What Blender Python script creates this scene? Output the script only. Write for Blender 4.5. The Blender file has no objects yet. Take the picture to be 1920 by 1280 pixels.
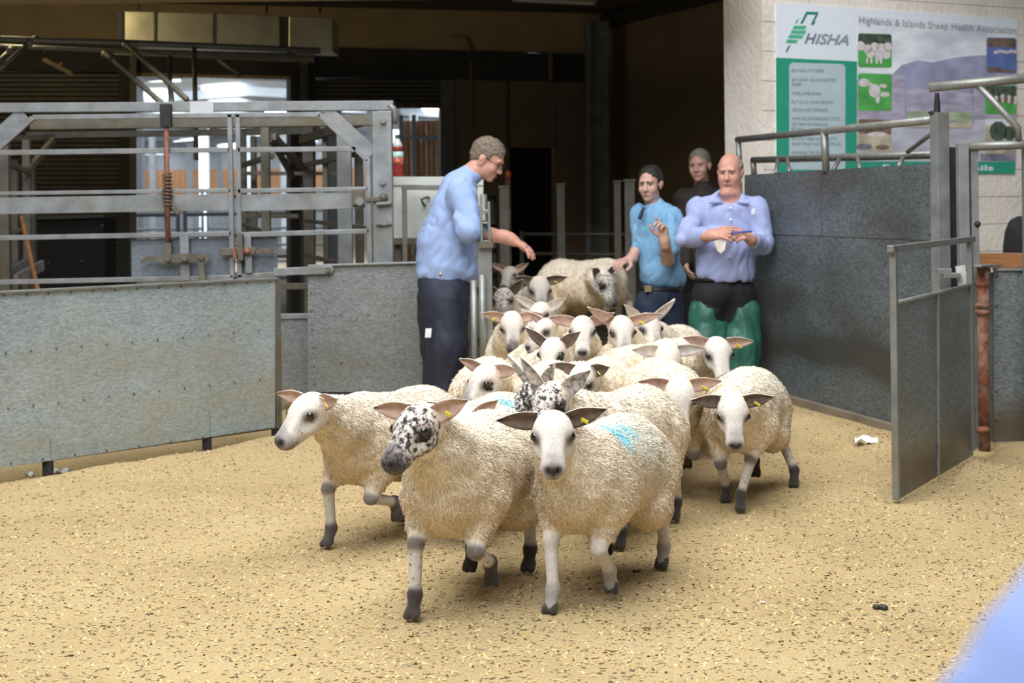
import bpy, math, random
import numpy as np
from mathutils import Vector, Matrix

SC = bpy.context.scene
COL = SC.collection
random.seed(7)
RNG = np.random.default_rng(11)

# ------------------------------------------------------------------ camera
# photograph taken as 1920x1280; principal row (horizon) 375, slight roll
F, CX, HY, ROLL, EYE = 2800.0, 960.0, 375.0, 0.012, 1.35
cam_d = bpy.data.cameras.new('camera')
cam = bpy.data.objects.new('camera', cam_d)
COL.objects.link(cam)
cam_d.sensor_width = 36.0
cam_d.lens = 36.0 * F / 1920.0
cam_d.shift_y = -(640.0 - HY) / 1920.0
cam_d.clip_start = 0.05
cam_d.clip_end = 200
cam_d.dof.use_dof = True
cam_d.dof.focus_distance = 5.3
cam_d.dof.aperture_fstop = 4.6
cam.matrix_world = Matrix.Translation((0, 0, EYE)) @ Matrix.Rotation(math.radians(90), 4, 'X') @ Matrix.Rotation(-ROLL, 4, 'Z')
SC.camera = cam

# ------------------------------------------------------------------ world, lights, exposure
w = bpy.data.worlds.new('world'); SC.world = w
w.use_nodes = True
bg = w.node_tree.nodes['Background']
bg.inputs[0].default_value = (0.80, 0.88, 1.0, 1)
bg.inputs[1].default_value = 0.20

def area(name, loc, target, sx, sy, power, color=(1, 1, 1)):
    d = bpy.data.lights.new(name, 'AREA'); d.shape = 'RECTANGLE'; d.size = sx; d.size_y = sy
    d.energy = power; d.color = color
    o = bpy.data.objects.new(name, d); COL.objects.link(o)
    o.location = loc
    o.rotation_euler = (Vector(target) - Vector(loc)).to_track_quat('-Z', 'Y').to_euler()
    return o
area('ring_rooflight', (-0.6, 4.9, 7.5), (-0.2, 6.2, 0), 7.5, 6.0, 930, (1.0, 0.985, 0.95))
area('front_fill_light', (-2.2, -0.8, 7.0), (0.5, 9.0, 0.6), 6.0, 2.5, 620, (0.93, 0.97, 1.0))  # added soft fill from the camera side, brightens the poster wall
area('shed_daylight', (-5.0, 34.0, 3.1), (-5.0, 37.0, 0), 16.0, 22.0, 4200, (0.92, 0.97, 1.0))
area('passage_lamp', (-4.4, 12.6, 3.25), (-4.0, 13.6, 2.6), 0.5, 0.3, 14, (1.0, 0.80, 0.45))
SC.view_settings.view_transform = 'Standard'
SC.view_settings.look = 'None'
SC.view_settings.gamma = 1
SC.view_settings.use_curve_mapping = False
SC.view_settings.exposure = 0.06

# ------------------------------------------------------------------ pixel helpers
CR, SR = math.cos(ROLL), math.sin(ROLL)
def uv(px, py):
    dx, dy = px - CX, py - HY
    return dx * CR - dy * SR, dy * CR + dx * SR
def P(px, py, z):
    u, v = uv(px, py)
    return Vector((u / F * z, z, EYE - v / F * z))
def G(px, py, h=0.0):
    u, v = uv(px, py)
    z = (EYE - h) * F / v
    return Vector((u / F * z, z, h))
class Plane:
    """an upright plane through two ground points; turns a pixel into a point of it"""
    def __init__(s, a, b):
        s.o = Vector((a[0], a[1])); d = Vector((b[0], b[1])) - s.o; s.d = d.normalized()
        s.n = Vector((s.d.y, -s.d.x))
        if s.n.y > 0: s.n = -s.n
    def at(s, px, py, off=0.0):
        u, v = uv(px, py)
        r = Vector((u / F, 1.0)); o = s.o + s.n * off
        z = (o.x * s.d.y - o.y * s.d.x) / (r.x * s.d.y - r.y * s.d.x)
        return Vector((r.x * z, z, EYE - v / F * z))
    def n3(s): return Vector((s.n.x, s.n.y, 0))
    def d3(s): return Vector((s.d.x, s.d.y, 0))

# ------------------------------------------------------------------ materials
MATS = {}
def new_mat(name):
    m = bpy.data.materials.new(name); m.use_nodes = True
    nt = m.node_tree; b = nt.nodes['Principled BSDF']
    MATS[name] = m
    return m, nt, b
def mat(name, col, rough=0.6, metal=0.0, var=0.12, scale=8.0, bump=0.0, bscale=60.0, emit=None, estr=0.0, dirt=None, dirt_amt=0.0, dscale=2.0, spec=None, detail=4.0, stretch=None):
    m, nt, b = new_mat(name)
    L = nt.links.new
    tc = nt.nodes.new('ShaderNodeTexCoord'); geo = nt.nodes.new('ShaderNodeNewGeometry')
    vec = geo.outputs['Position']
    if stretch:
        mp = nt.nodes.new('ShaderNodeMapping'); L(vec, mp.inputs[0]); mp.inputs['Scale'].default_value = stretch
        vec = mp.outputs[0]
    n = nt.nodes.new('ShaderNodeTexNoise'); n.inputs['Scale'].default_value = scale; n.inputs['Detail'].default_value = detail
    L(vec, n.inputs['Vector'])
    r = nt.nodes.new('ShaderNodeValToRGB')
    r.color_ramp.elements[0].position = 0.3; r.color_ramp.elements[1].position = 0.7
    r.color_ramp.elements[0].color = (*[c * (1 - var) for c in col], 1)
    r.color_ramp.elements[1].color = (*[min(1, c * (1 + var)) for c in col], 1)
    L(n.outputs['Fac'], r.inputs[0]); out = r.outputs[0]
    if dirt:
        n2 = nt.nodes.new('ShaderNodeTexNoise'); n2.inputs['Scale'].default_value = dscale; n2.inputs['Detail'].default_value = 6
        L(geo.outputs['Position'], n2.inputs['Vector'])
        r2 = nt.nodes.new('ShaderNodeValToRGB'); r2.color_ramp.elements[0].position = 0.45; r2.color_ramp.elements[1].position = 0.75
        L(n2.outputs['Fac'], r2.inputs[0])
        mu = nt.nodes.new('ShaderNodeMath'); mu.operation = 'MULTIPLY'; mu.inputs[1].default_value = dirt_amt; L(r2.outputs[0], mu.inputs[0])
        mx = nt.nodes.new('ShaderNodeMixRGB'); mx.inputs[2].default_value = (*dirt, 1)
        L(mu.outputs[0], mx.inputs[0]); L(out, mx.inputs[1]); out = mx.outputs[0]
    L(out, b.inputs['Base Color'])
    b.inputs['Roughness'].default_value = rough; b.inputs['Metallic'].default_value = metal
    if spec is not None: b.inputs['Specular IOR Level'].default_value = spec
    if bump:
        nb = nt.nodes.new('ShaderNodeTexNoise'); nb.inputs['Scale'].default_value = bscale; nb.inputs['Detail'].default_value = 3
        L(vec, nb.inputs['Vector'])
        bp = nt.nodes.new('ShaderNodeBump'); bp.inputs['Strength'].default_value = bump; bp.inputs['Distance'].default_value = 0.01
        L(nb.outputs['Fac'], bp.inputs['Height']); L(bp.outputs[0], b.inputs['Normal'])
    if emit:
        b.inputs['Emission Color'].default_value = (*emit, 1); b.inputs['Emission Strength'].default_value = estr
    return m

mat('galv_bar', (0.255, 0.27, 0.285), 0.42, 0.35, 0.22, 9, 0.15, 90, dirt=(0.20, 0.17, 0.12), dirt_amt=0.5, dscale=5)
mat('galv_old', (0.13, 0.125, 0.105), 0.5, 0.3, 0.25, 9, 0.2, 80, dirt=(0.16, 0.12, 0.06), dirt_amt=0.7, dscale=4)
mat('galv_pipe', (0.24, 0.25, 0.245), 0.4, 0.45, 0.2, 12, 0.15, 90, dirt=(0.22, 0.2, 0.13), dirt_amt=0.5, dscale=6)
mat('rust', (0.20, 0.075, 0.04), 0.8, 0.1, 0.5, 30, 0.4, 120, dirt=(0.45, 0.42, 0.40), dirt_amt=0.5, dscale=12)
mat('rust_rod', (0.24, 0.10, 0.07), 0.7, 0.2, 0.35, 30, 0.3, 120)
mat('black_steel', (0.02, 0.02, 0.022), 0.6, 0.2, 0.3, 12)
mat('bolt', (0.16, 0.12, 0.09), 0.6, 0.5, 0.3, 40)
mat('white_plate', (0.52, 0.54, 0.57), 0.5, 0.1, 0.06, 6)
mat('white_board', (0.62, 0.66, 0.63), 0.6, 0.0, 0.1, 5, dirt=(0.3, 0.3, 0.25), dirt_amt=0.6, dscale=3)
mat('shutter', (0.115, 0.105, 0.075), 0.5, 0.35, 0.15, 5)
mat('duct', (0.55, 0.53, 0.40), 0.33, 0.6, 0.15, 3, 0.1, 10, dirt=(0.25, 0.22, 0.14), dirt_amt=0.5, dscale=4)
mat('wall_brown', (0.27, 0.20, 0.13), 0.9, 0.0, 0.1, 3, 0.3, 60)
mat('wall_tan', (0.42, 0.32, 0.18), 0.9, 0.0, 0.1, 3, 0.3, 60)
mat('dark_beam', (0.045, 0.042, 0.038), 0.7, 0.0, 0.2, 4)
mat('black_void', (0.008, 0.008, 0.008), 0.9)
mat('ceiling', (0.12, 0.105, 0.08), 0.9, 0.0, 0.15, 2)
mat('concrete', (0.17, 0.14, 0.10), 0.85, 0.0, 0.25, 3, 0.4, 40)
mat('column', (0.20, 0.205, 0.19), 0.55, 0.2, 0.2, 6)
mat('wood_rail', (0.34, 0.15, 0.055), 0.6, 0.0, 0.25, 8, stretch=(1, 1, 10))
mat('wood_stick', (0.42, 0.30, 0.14), 0.7, 0.0, 0.3, 20)
mat('wood_handle', (0.30, 0.14, 0.05), 0.7, 0.0, 0.3, 20)
mat('larch', (0.80, 0.42, 0.20), 0.7, 0.0, 0.25, 9, stretch=(6, 6, 0.7))
mat('shed_steel', (0.50, 0.56, 0.62), 0.5, 0.2, 0.1, 6)
mat('shed_roof', (0.55, 0.60, 0.66), 0.6, 0.1, 0.1, 3)
mat('rooflight', (0.9, 0.95, 1.0), 0.5, emit=(0.93, 0.97, 1.0), estr=4.0)
mat('paper', (0.82, 0.84, 0.90), 0.8, 0, 0.05, 20)
mat('paper_blue', (0.35, 0.38, 0.62), 0.8, 0, 0.05, 20)
mat('dropping', (0.03, 0.035, 0.03), 0.6, 0, 0.3, 40)
mat('black_cloth', (0.012, 0.012, 0.014), 0.9, 0, 0.2, 20)

def sheet_mat(name, base, streak, dirt_col, dirt_amt, flake=0.25, rough=0.38, metal=0.3, band=None):
    """galvanised sheet: zinc flake plus soiling in wide streaks"""
    m, nt, b = new_mat(name); L = nt.links.new
    geo = nt.nodes.new('ShaderNodeNewGeometry')
    vor = nt.nodes.new('ShaderNodeTexVoronoi'); vor.inputs['Scale'].default_value = 105
    mp = nt.nodes.new('ShaderNodeMapping'); mp.inputs['Scale'].default_value = (0.55, 0.55, 1.3); mp.inputs['Rotation'].default_value = (0.2, 0.25, 0)
    L(geo.outputs['Position'], mp.inputs[0]); L(mp.outputs[0], vor.inputs['Vector'])
    n = nt.nodes.new('ShaderNodeTexNoise'); n.inputs['Scale'].default_value = 1.6; n.inputs['Detail'].default_value = 5
    L(geo.outputs['Position'], n.inputs['Vector'])
    base_r = nt.nodes.new('ShaderNodeValToRGB')
    base_r.color_ramp.elements[0].color = (*[c * 0.86 for c in base], 1); base_r.color_ramp.elements[1].color = (*[min(1, c * 1.12) for c in base], 1)
    base_r.color_ramp.elements[0].position = 0.3; base_r.color_ramp.elements[1].position = 0.7
    L(n.outputs['Fac'], base_r.inputs[0])
    fl = nt.nodes.new('ShaderNodeMixRGB'); fl.blend_type = 'OVERLAY'; fl.inputs[0].default_value = flake
    bwn = nt.nodes.new('ShaderNodeRGBToBW'); L(vor.outputs['Color'], bwn.inputs[0]); L(base_r.outputs[0], fl.inputs[1]); L(bwn.outputs[0], fl.inputs[2])
    hs = nt.nodes.new('ShaderNodeHueSaturation'); L(fl.outputs[0], hs.inputs['Color'])
    n2 = nt.nodes.new('ShaderNodeTexNoise'); n2.inputs['Scale'].default_value = 1.0; n2.inputs['Detail'].default_value = 7; n2.inputs['Roughness'].default_value = 0.6
    mp2 = nt.nodes.new('ShaderNodeMapping'); mp2.inputs['Scale'].default_value = streak
    L(geo.outputs['Position'], mp2.inputs[0]); L(mp2.outputs[0], n2.inputs['Vector'])
    dr = nt.nodes.new('ShaderNodeValToRGB'); dr.color_ramp.elements[0].position = 0.48; dr.color_ramp.elements[1].position = 0.72
    src = n2.outputs['Fac']
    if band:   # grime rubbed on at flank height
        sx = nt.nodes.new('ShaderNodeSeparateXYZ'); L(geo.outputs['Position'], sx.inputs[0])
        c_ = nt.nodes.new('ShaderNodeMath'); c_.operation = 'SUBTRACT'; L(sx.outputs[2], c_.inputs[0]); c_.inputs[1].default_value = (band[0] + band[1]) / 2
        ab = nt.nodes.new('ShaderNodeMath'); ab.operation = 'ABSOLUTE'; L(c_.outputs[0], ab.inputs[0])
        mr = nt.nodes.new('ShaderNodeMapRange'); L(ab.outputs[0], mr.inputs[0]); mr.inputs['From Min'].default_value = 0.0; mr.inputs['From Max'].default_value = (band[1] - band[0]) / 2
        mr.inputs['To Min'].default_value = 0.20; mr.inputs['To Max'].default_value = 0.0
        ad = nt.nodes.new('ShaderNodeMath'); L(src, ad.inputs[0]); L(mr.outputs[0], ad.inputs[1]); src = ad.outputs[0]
    L(src, dr.inputs[0])
    mu = nt.nodes.new('ShaderNodeMath'); mu.operation = 'MULTIPLY'; mu.inputs[1].default_value = dirt_amt; L(dr.outputs[0], mu.inputs[0])
    mx = nt.nodes.new('ShaderNodeMixRGB'); mx.inputs[2].default_value = (*dirt_col, 1)
    L(mu.outputs[0], mx.inputs[0]); L(hs.outputs[0], mx.inputs[1]); L(mx.outputs[0], b.inputs['Base Color'])
    b.inputs['Metallic'].default_value = metal; b.inputs['Roughness'].default_value = rough
    bp = nt.nodes.new('ShaderNodeBump'); bp.inputs['Strength'].default_value = 0.08; bp.inputs['Distance'].default_value = 0.004
    L(vor.outputs['Distance'], bp.inputs['Height']); L(bp.outputs[0], b.inputs['Normal'])
    return m
sheet_mat('sheet_light', (0.335, 0.40, 0.43), (0.8, 0.8, 2.2), (0.34, 0.30, 0.19), 0.6, 0.3)
sheet_mat('sheet_mid', (0.22, 0.24, 0.25), (1.0, 1.0, 1.6), (0.16, 0.15, 0.11), 0.6, 0.4)
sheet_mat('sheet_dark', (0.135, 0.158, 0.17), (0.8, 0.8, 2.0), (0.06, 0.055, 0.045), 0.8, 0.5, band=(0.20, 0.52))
sheet_mat('sheet_gate', (0.20, 0.235, 0.25), (1.3, 1.3, 1.6), (0.13, 0.095, 0.055), 0.85, 0.4, band=(-0.1, 0.28))
sheet_mat('sheet_plate', (0.17, 0.20, 0.235), (2.5, 2.5, 4), (0.08, 0.08, 0.085), 0.8)

# ------------------------------------------------------------------ mesh helpers
class MB:
    def __init__(s): s.v = []; s.f = []
    def box(s, a, b, w, t, up=(0, 0, 1)):
        """bar from a to b, w across (along up as far as possible), t thick"""
        a = Vector(a); b = Vector(b); ax = (b - a).normalized(); up = Vector(up)
        side = ax.cross(up)
        if side.length < 1e-4: side = ax.cross(Vector((0, 1, 0)))
        side.normalize(); u = side.cross(ax).normalized()
        i = len(s.v)
        for p in (a, b):
            for su, ss in ((-1, -1), (1, -1), (1, 1), (-1, 1)):
                s.v.append(p + u * (su * w / 2) + side * (ss * t / 2))
        s.f += [(i, i+1, i+2, i+3), (i+7, i+6, i+5, i+4)] + [(i+k, i+4+k, i+4+(k+1) % 4, i+(k+1) % 4) for k in range(4)]
        return s
    def tube(s, pts, r, seg=12, cap=True):
        pts = [Vector(p) for p in pts]; rr = r if isinstance(r, (list, tuple)) else [r] * len(pts)
        i0 = len(s.v); prev = None
        for k, p in enumerate(pts):
            if k == 0: t = pts[1] - p
            elif k == len(pts) - 1: t = p - pts[k-1]
            else: t = (pts[k+1] - p).normalized() + (p - pts[k-1]).normalized()
            t.normalize()
            ref = prev if prev is not None else (Vector((0, 0, 1)) if abs(t.z) < 0.9 else Vector((1, 0, 0)))
            x = ref - t * ref.dot(t)
            x.normalize(); prev = x; y = t.cross(x)
            for j in range(seg):
                a = 2 * math.pi * j / seg
                s.v.append(p + (x * math.cos(a) + y * math.sin(a)) * rr[k])
        n = len(pts)
        for k in range(n - 1):
            for j in range(seg):
                a = i0 + k*seg + j; b = i0 + k*seg + (j+1) % seg
                s.f.append((a, b, b + seg, a + seg))
        if cap:
            s.f.append(tuple(i0 + j for j in reversed(range(seg)))); s.f.append(tuple(i0 + (n-1)*seg + j for j in range(seg)))
        return s
    def ball(s, c, r, seg=10, rings=6):
        c = Vector(c); r = Vector(r) if not isinstance(r, (int, float)) else Vector((r, r, r))
        i0 = len(s.v)
        s.v.append(c + Vector((0, 0, r.z)))
        for k in range(1, rings):
            th = math.pi * k / rings
            for j in range(seg):
                a = 2 * math.pi * j / seg
                s.v.append(c + Vector((r.x*math.sin(th)*math.cos(a), r.y*math.sin(th)*math.sin(a), r.z*math.cos(th))))
        s.v.append(c - Vector((0, 0, r.z)))
        for j in range(seg): s.f.append((i0, i0+1+j, i0+1+(j+1) % seg))
        for k in range(rings - 2):
            for j in range(seg):
                a = i0+1+k*seg+j; b = i0+1+k*seg+(j+1) % seg
                s.f.append((a, a+seg, b+seg, b))
        e = len(s.v) - 1; q = i0+1+(rings-2)*seg
        for j in range(seg): s.f.append((e, q+(j+1) % seg, q+j))
        return s
    def prism(s, pts, n, t):
        """polygon of 3D points pushed by t along n"""
        n = Vector(n).normalized() * t; i = len(s.v); k = len(pts)
        s.v += [Vector(p) for p in pts] + [Vector(p) + n for p in pts]
        s.f.append(tuple(range(i, i+k))); s.f.append(tuple(range(i+2*k-1, i+k-1, -1)))
        for j in range(k): s.f.append((i+j, i+k+j, i+k+(j+1) % k, i+(j+1) % k))
        return s
    def build(s, name, m, parent=None, smooth=False, bevel=0.0):
        off = parent_loc(parent)
        me = bpy.data.meshes.new(name)
        me.from_pydata([tuple(v - off) for v in s.v], [], s.f)
        me.validate()
        import bmesh
        bm = bmesh.new(); bm.from_mesh(me); bmesh.ops.recalc_face_normals(bm, faces=bm.faces); bm.to_mesh(me); bm.free()
        if smooth: me.shade_smooth()
        o = bpy.data.objects.new(name, me); COL.objects.link(o)
        me.materials.append(MATS[m] if isinstance(m, str) else m)
        if parent is not None: o.parent = parent
        if bevel:
            bv = o.modifiers.new('bevel', 'BEVEL'); bv.width = bevel; bv.segments = 2; bv.limit_method = 'ANGLE'
        return o
def parent_loc(p):
    v = Vector((0, 0, 0))
    while p is not None:
        v = v + p.location; p = p.parent
    return v
def thing(name, label, cat, loc=(0, 0, 0), group=None):
    o = bpy.data.objects.new(name, None); COL.objects.link(o); o.location = loc
    o.empty_display_size = 0.1
    return tag(o, label, cat, group)
def tag(o, label, cat, group=None):
    o['label'] = label; o['category'] = cat
    if group: o['group'] = group
    return o
def struct(o):
    o['kind'] = 'structure'; return o
def stuff(o):
    o['kind'] = 'stuff'; return o
def bar(name, a, b, w, t, m, parent, up=(0, 0, 1), bevel=0.003):
    return MB().box(a, b, w, t, up).build(name, m, parent, bevel=bevel)
def pipe(name, pts, r, m, parent, seg=12):
    return MB().tube(pts, r, seg).build(name, m, parent, smooth=True)

def vnoise(x, y, seed=0):
    """cheap value noise on arrays"""
    xi = np.floor(x).astype(int); yi = np.floor(y).astype(int); fx = x - xi; fy = y - yi
    fx = fx*fx*(3-2*fx); fy = fy*fy*(3-2*fy)
    def h(a, b):
        n = (a * 374761393 + b * 668265263 + seed * 974634777) & 0xffffffff
        n = ((n ^ (n >> 13)) * 1274126177) & 0xffffffff
        return ((n ^ (n >> 16)) & 0xffff) / 65535.0
    return (h(xi, yi)*(1-fx) + h(xi+1, yi)*fx)*(1-fy) + (h(xi, yi+1)*(1-fx) + h(xi+1, yi+1)*fx)*fy
# ------------------------------------------------------------------ floor
fenceA = Plane(G(0, 903), G(515, 817))
wallR = Plane(G(1451, 746), G(1665, 803))
gateP = Plane(G(1671, 944), G(1825, 853))

def floor_mat():
    m, nt, b = new_mat('sawdust'); L = nt.links.new
    geo = nt.nodes.new('ShaderNodeNewGeometry'); pos = geo.outputs['Position']
    def noise(sc, det=4, rough=0.55, vec=pos):
        n = nt.nodes.new('ShaderNodeTexNoise'); n.inputs['Scale'].default_value = sc; n.inputs['Detail'].default_value = det
        n.inputs['Roughness'].default_value = rough; L(vec, n.inputs['Vector']); return n
    def ramp(src, stops):
        r = nt.nodes.new('ShaderNodeValToRGB')
        while len(r.color_ramp.elements) < len(stops): r.color_ramp.elements.new(0.5)
        for e, (p, c) in zip(r.color_ramp.elements, stops): e.position = p; e.color = (*c, 1)
        L(src, r.inputs[0]); return r
    def mix(f, a, c, blend='MIX'):
        x = nt.nodes.new('ShaderNodeMixRGB'); x.blend_type = blend
        if isinstance(f, float): x.inputs[0].default_value = f
        else: L(f, x.inputs[0])
        L(a, x.inputs[1])
        if isinstance(c, tuple): x.inputs[2].default_value = (*c, 1)
        else: L(c, x.inputs[2])
        return x.outputs[0]
    big = ramp(noise(1.3, 5).outputs['Fac'], [(0.3, (0.378, 0.281, 0.144)), (0.55, (0.49, 0.377, 0.201)), (0.75, (0.55, 0.442, 0.252))])
    grain = ramp(noise(170, 2, 0.6).outputs['Fac'], [(0.3, (0.258, 0.175, 0.077)), (0.5, (0.473, 0.363, 0.191)), (0.72, (0.688, 0.589, 0.381))])
    c = mix(0.42, big.outputs[0], grain.outputs[0])
    oran = ramp(noise(28, 3).outputs['Fac'], [(0.55, (0, 0, 0)), (0.75, (0.5, 0.5, 0.5))])
    c = mix(oran.outputs[0], c, (0.60, 0.33, 0.11))
    wet = ramp(noise(0.55, 4, 0.6).outputs['Fac'], [(0.50, (0, 0, 0)), (0.72, (0.55, 0.55, 0.55))])
    c = mix(wet.outputs[0], c, (0.40, 0.29, 0.14))
    fleck = ramp(noise(46, 1, 0.5).outputs['Fac'], [(0.66, (0, 0, 0)), (0.72, (0.85, 0.85, 0.85))])
    c = mix(fleck.outputs[0], c, (0.10, 0.085, 0.06))
    grey = ramp(noise(7, 2, 0.5).outputs['Fac'], [(0.70, (0, 0, 0)), (0.78, (0.5, 0.5, 0.5))])
    c = mix(grey.outputs[0], c, (0.25, 0.23, 0.20))
    L(c, b.inputs['Base Color']); b.inputs['Roughness'].default_value = 0.95; b.inputs['Specular IOR Level'].default_value = 0.1
    bp = nt.nodes.new('ShaderNodeBump'); bp.inputs['Strength'].default_value = 0.75; bp.inputs['Distance'].default_value = 0.012
    ad = nt.nodes.new('ShaderNodeMath'); L(noise(120, 3).outputs['Fac'], ad.inputs[0]); L(noise(30, 3).outputs['Fac'], ad.inputs[1])
    L(ad.outputs[0], bp.inputs['Height']); L(bp.outputs[0], b.inputs['Normal'])
floor_mat()

def side(pl, x, y):
    """signed distance in front of an upright plane"""
    return (x - pl.o.x) * pl.n.x + (y - pl.o.y) * pl.n.y
def ground_h(x, y):
    h = 0.012 * (vnoise(x*2.2, y*2.2, 1) - 0.5) + 0.02 * (vnoise(x*0.8, y*0.8, 2) - 0.5) + 0.010 * (vnoise(x*7, y*7, 3) - 0.5) + 0.005 * (vnoise(x*17, y*17, 4) - 0.5)
    dA = side(fenceA, x, y)
    e = dA - 0.16 + 0.10 * (vnoise(x*3, y*3, 6) - 0.5)
    h = h + 0.035 * np.exp(-((e - 0.12) / 0.16) ** 2) * (x < 0.2)
    h = np.where((e < 0) & (x < -0.9), -0.05, h)
    dR = side(wallR, x, y)
    h = h + 0.06 * np.exp(-((dR - 0.38 - 0.12 * (vnoise(x*3, y*3, 8) - 0.5)) / 0.16) ** 2) * (x > 1.3)
    # heap at the hinge post of the small gate
    h = h + 0.05 * np.exp(-(((x - 2.72) / 0.22) ** 2 + ((y - 7.75) / 0.25) ** 2))
    dG = np.abs(side(gateP, x, y)); h = np.where((dG < 0.10) & (x > 1.55) & (x < 2.55), np.minimum(h, 0.0) - 0.012, h)
    # the litter thins out up the alley
    h = np.where(y > 11.5, -0.05, h)
    return h
def grid_floor(name, x0, x1, y0, y1, st, m):
    xs = np.arange(x0, x1, st); ys = np.arange(y0, y1, st)
    X, Y = np.meshgrid(xs, ys); Z = ground_h(X, Y)
    nx, ny = len(xs), len(ys)
    v = np.stack([X.ravel(), Y.ravel(), Z.ravel()], 1)
    i = np.arange(nx * ny).reshape(ny, nx)
    q = np.stack([i[:-1, :-1].ravel(), i[:-1, 1:].ravel(), i[1:, 1:].ravel(), i[1:, :-1].ravel()], 1)
    me = np_mesh(name, v, q)
    o = bpy.data.objects.new(name, me); COL.objects.link(o); me.materials.append(MATS[m])
    return o
def np_mesh(name, v, q):
    me = bpy.data.meshes.new(name); v = np.ascontiguousarray(v, dtype=np.float32); q = np.ascontiguousarray(q, dtype=np.int32)
    k = q.shape[1]
    me.vertices.add(len(v)); me.vertices.foreach_set('co', v.ravel())
    me.loops.add(q.size); me.loops.foreach_set('vertex_index', q.ravel())
    me.polygons.add(len(q)); me.polygons.foreach_set('loop_start', np.arange(0, q.size, k, dtype=np.int32))
    try: me.polygons.foreach_set('loop_total', np.full(len(q), k, dtype=np.int32))
    except Exception: pass
    me.update(calc_edges=True); me.shade_smooth()
    return me
fl = struct(grid_floor('floor', -4.6, 4.6, 2.2, 11.9, 0.03, 'sawdust'))
fl['label'] = 'ring floor spread with pale golden sawdust'
# shavings lying on the litter
def shavings(n):
    px = RNG.uniform(-60, 1980, n); py = 1300 - (1300 - 700) * RNG.uniform(0, 1, n) ** 0.75
    u = (px - CX) * CR - (py - HY) * SR; v = (py - HY) * CR + (px - CX) * SR
    z = EYE * F / v; x = u / F * z; y = z
    keep = (side(fenceA, x, y) > 0.2) & (y < 10.5) & ((side(wallR, x, y) > 0.1) | (x < 1.2))
    x, y = x[keep], y[keep]; n = len(x)
    h = ground_h(x, y) + 0.002
    a = RNG.uniform(0, math.pi, n); ln = RNG.uniform(0.003, 0.011, n); wd = RNG.uniform(0.002, 0.004, n)
    tilt = RNG.uniform(-0.5, 0.5, n)
    dx, dy = np.cos(a), np.sin(a)
    c = np.stack([x, y, h], 1)
    d = np.stack([dx*ln, dy*ln, tilt*ln], 1); s = np.stack([-dy*wd, dx*wd, RNG.uniform(-.4, .4, n)*wd], 1)
    V = np.stack([c-d-s, c+d-s, c+d+s, c-d+s], 1).reshape(-1, 3)
    q = np.arange(4*n).reshape(n, 4)
    return V, q
mat('shaving', (0.58, 0.42, 0.205), 0.9, 0, 0.35, 60, detail=1)
mat('shaving_dark', (0.11, 0.085, 0.05), 0.9, 0, 0.5, 60, detail=1)
for nm, cnt, m in (('wood_shavings', 20000, 'shaving'), ('dung_crumbs', 1500, 'shaving_dark')):
    V, q = shavings(cnt)
    me = np_mesh(nm, V, q); me.materials.append(MATS[m])
    o = bpy.data.objects.new(nm, me); COL.objects.link(o); stuff(o)
    tag(o, 'pale wood shavings strewn over the ring floor' if m == 'shaving' else 'dark crumbs of dung trodden into the sawdust', 'litter')
slab = MB().prism([(-30, 0.2, -0.06), (14, 0.2, -0.06), (14, 90, -0.06), (-30, 90, -0.06)], (0, 0, -1), 0.1).build('floor_slab', 'concrete')
struct(slab)

# ------------------------------------------------------------------ back wall with three shutter bays
bw = Plane(P(0, 375, 16.2), P(1100, 375, 18.0))
wb = struct(thing('wall_back', 'tan rendered back wall behind the pens', 'wall'))
del wb['category']
def bw_quad(name, x0, y0, x1, y1, m, off=0.0, t=0.12, parent=wb, y0b=None, y1b=None):
    """rectangle of the back wall from pixel corners; off pulls it off the wall towards the camera"""
    pts = [bw.at(x0, y0, off), bw.at(x1, y0 if y0b is None else y0b, off), bw.at(x1, y1 if y1b is None else y1b, off), bw.at(x0, y1, off)]
    return MB().prism(pts, -bw.n3(), t).build(name, m, parent)
def floor_px(x): # pixel row where the back wall meets the ground
    p = bw.at(x, 375); return HY + EYE * F / p.y - ROLL * (x - CX)
bw_quad('upper_wall', -400, -300, 1160, 64, 'wall_tan', y1b=101)
bw_quad('lintel', -400, 66, 1160, 122, 'dark_beam', 0.06, 0.3, y0b=103, y1b=155)
bw_quad('pier', 222, 60, 256, floor_px(240), 'dark_beam', 0.1, 0.4)
bw_quad('pier', 545, 80, 592, floor_px(570), 'dark_beam', 0.1, 0.4)
bw_quad('steel_jamb', 563, 85, 578, floor_px(570), 'galv_old', 0.2, 0.08)
bw_quad('steel_jamb', 243, 85, 256, floor_px(250), 'galv_old', 0.2, 0.08)
bw_quad('steel_jamb', 826, 150, 851, floor_px(838), 'column', 0.05, 0.1)
bw_quad('block_wall', 850, 149, 956, floor_px(900), 'wall_brown', y0b=152)
bw_quad('block_wall', 1040, 152, 1160, floor_px(1100), 'wall_brown', y0b=155)
bw_quad('block_wall', 950, 150, 1046, 276, 'wall_brown')
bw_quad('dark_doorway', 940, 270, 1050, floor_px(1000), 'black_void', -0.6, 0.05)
bw_quad('dark_doorway_reveal', 955, 276, 962, floor_px(958), 'black_void', -0.02, 0.55)
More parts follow.
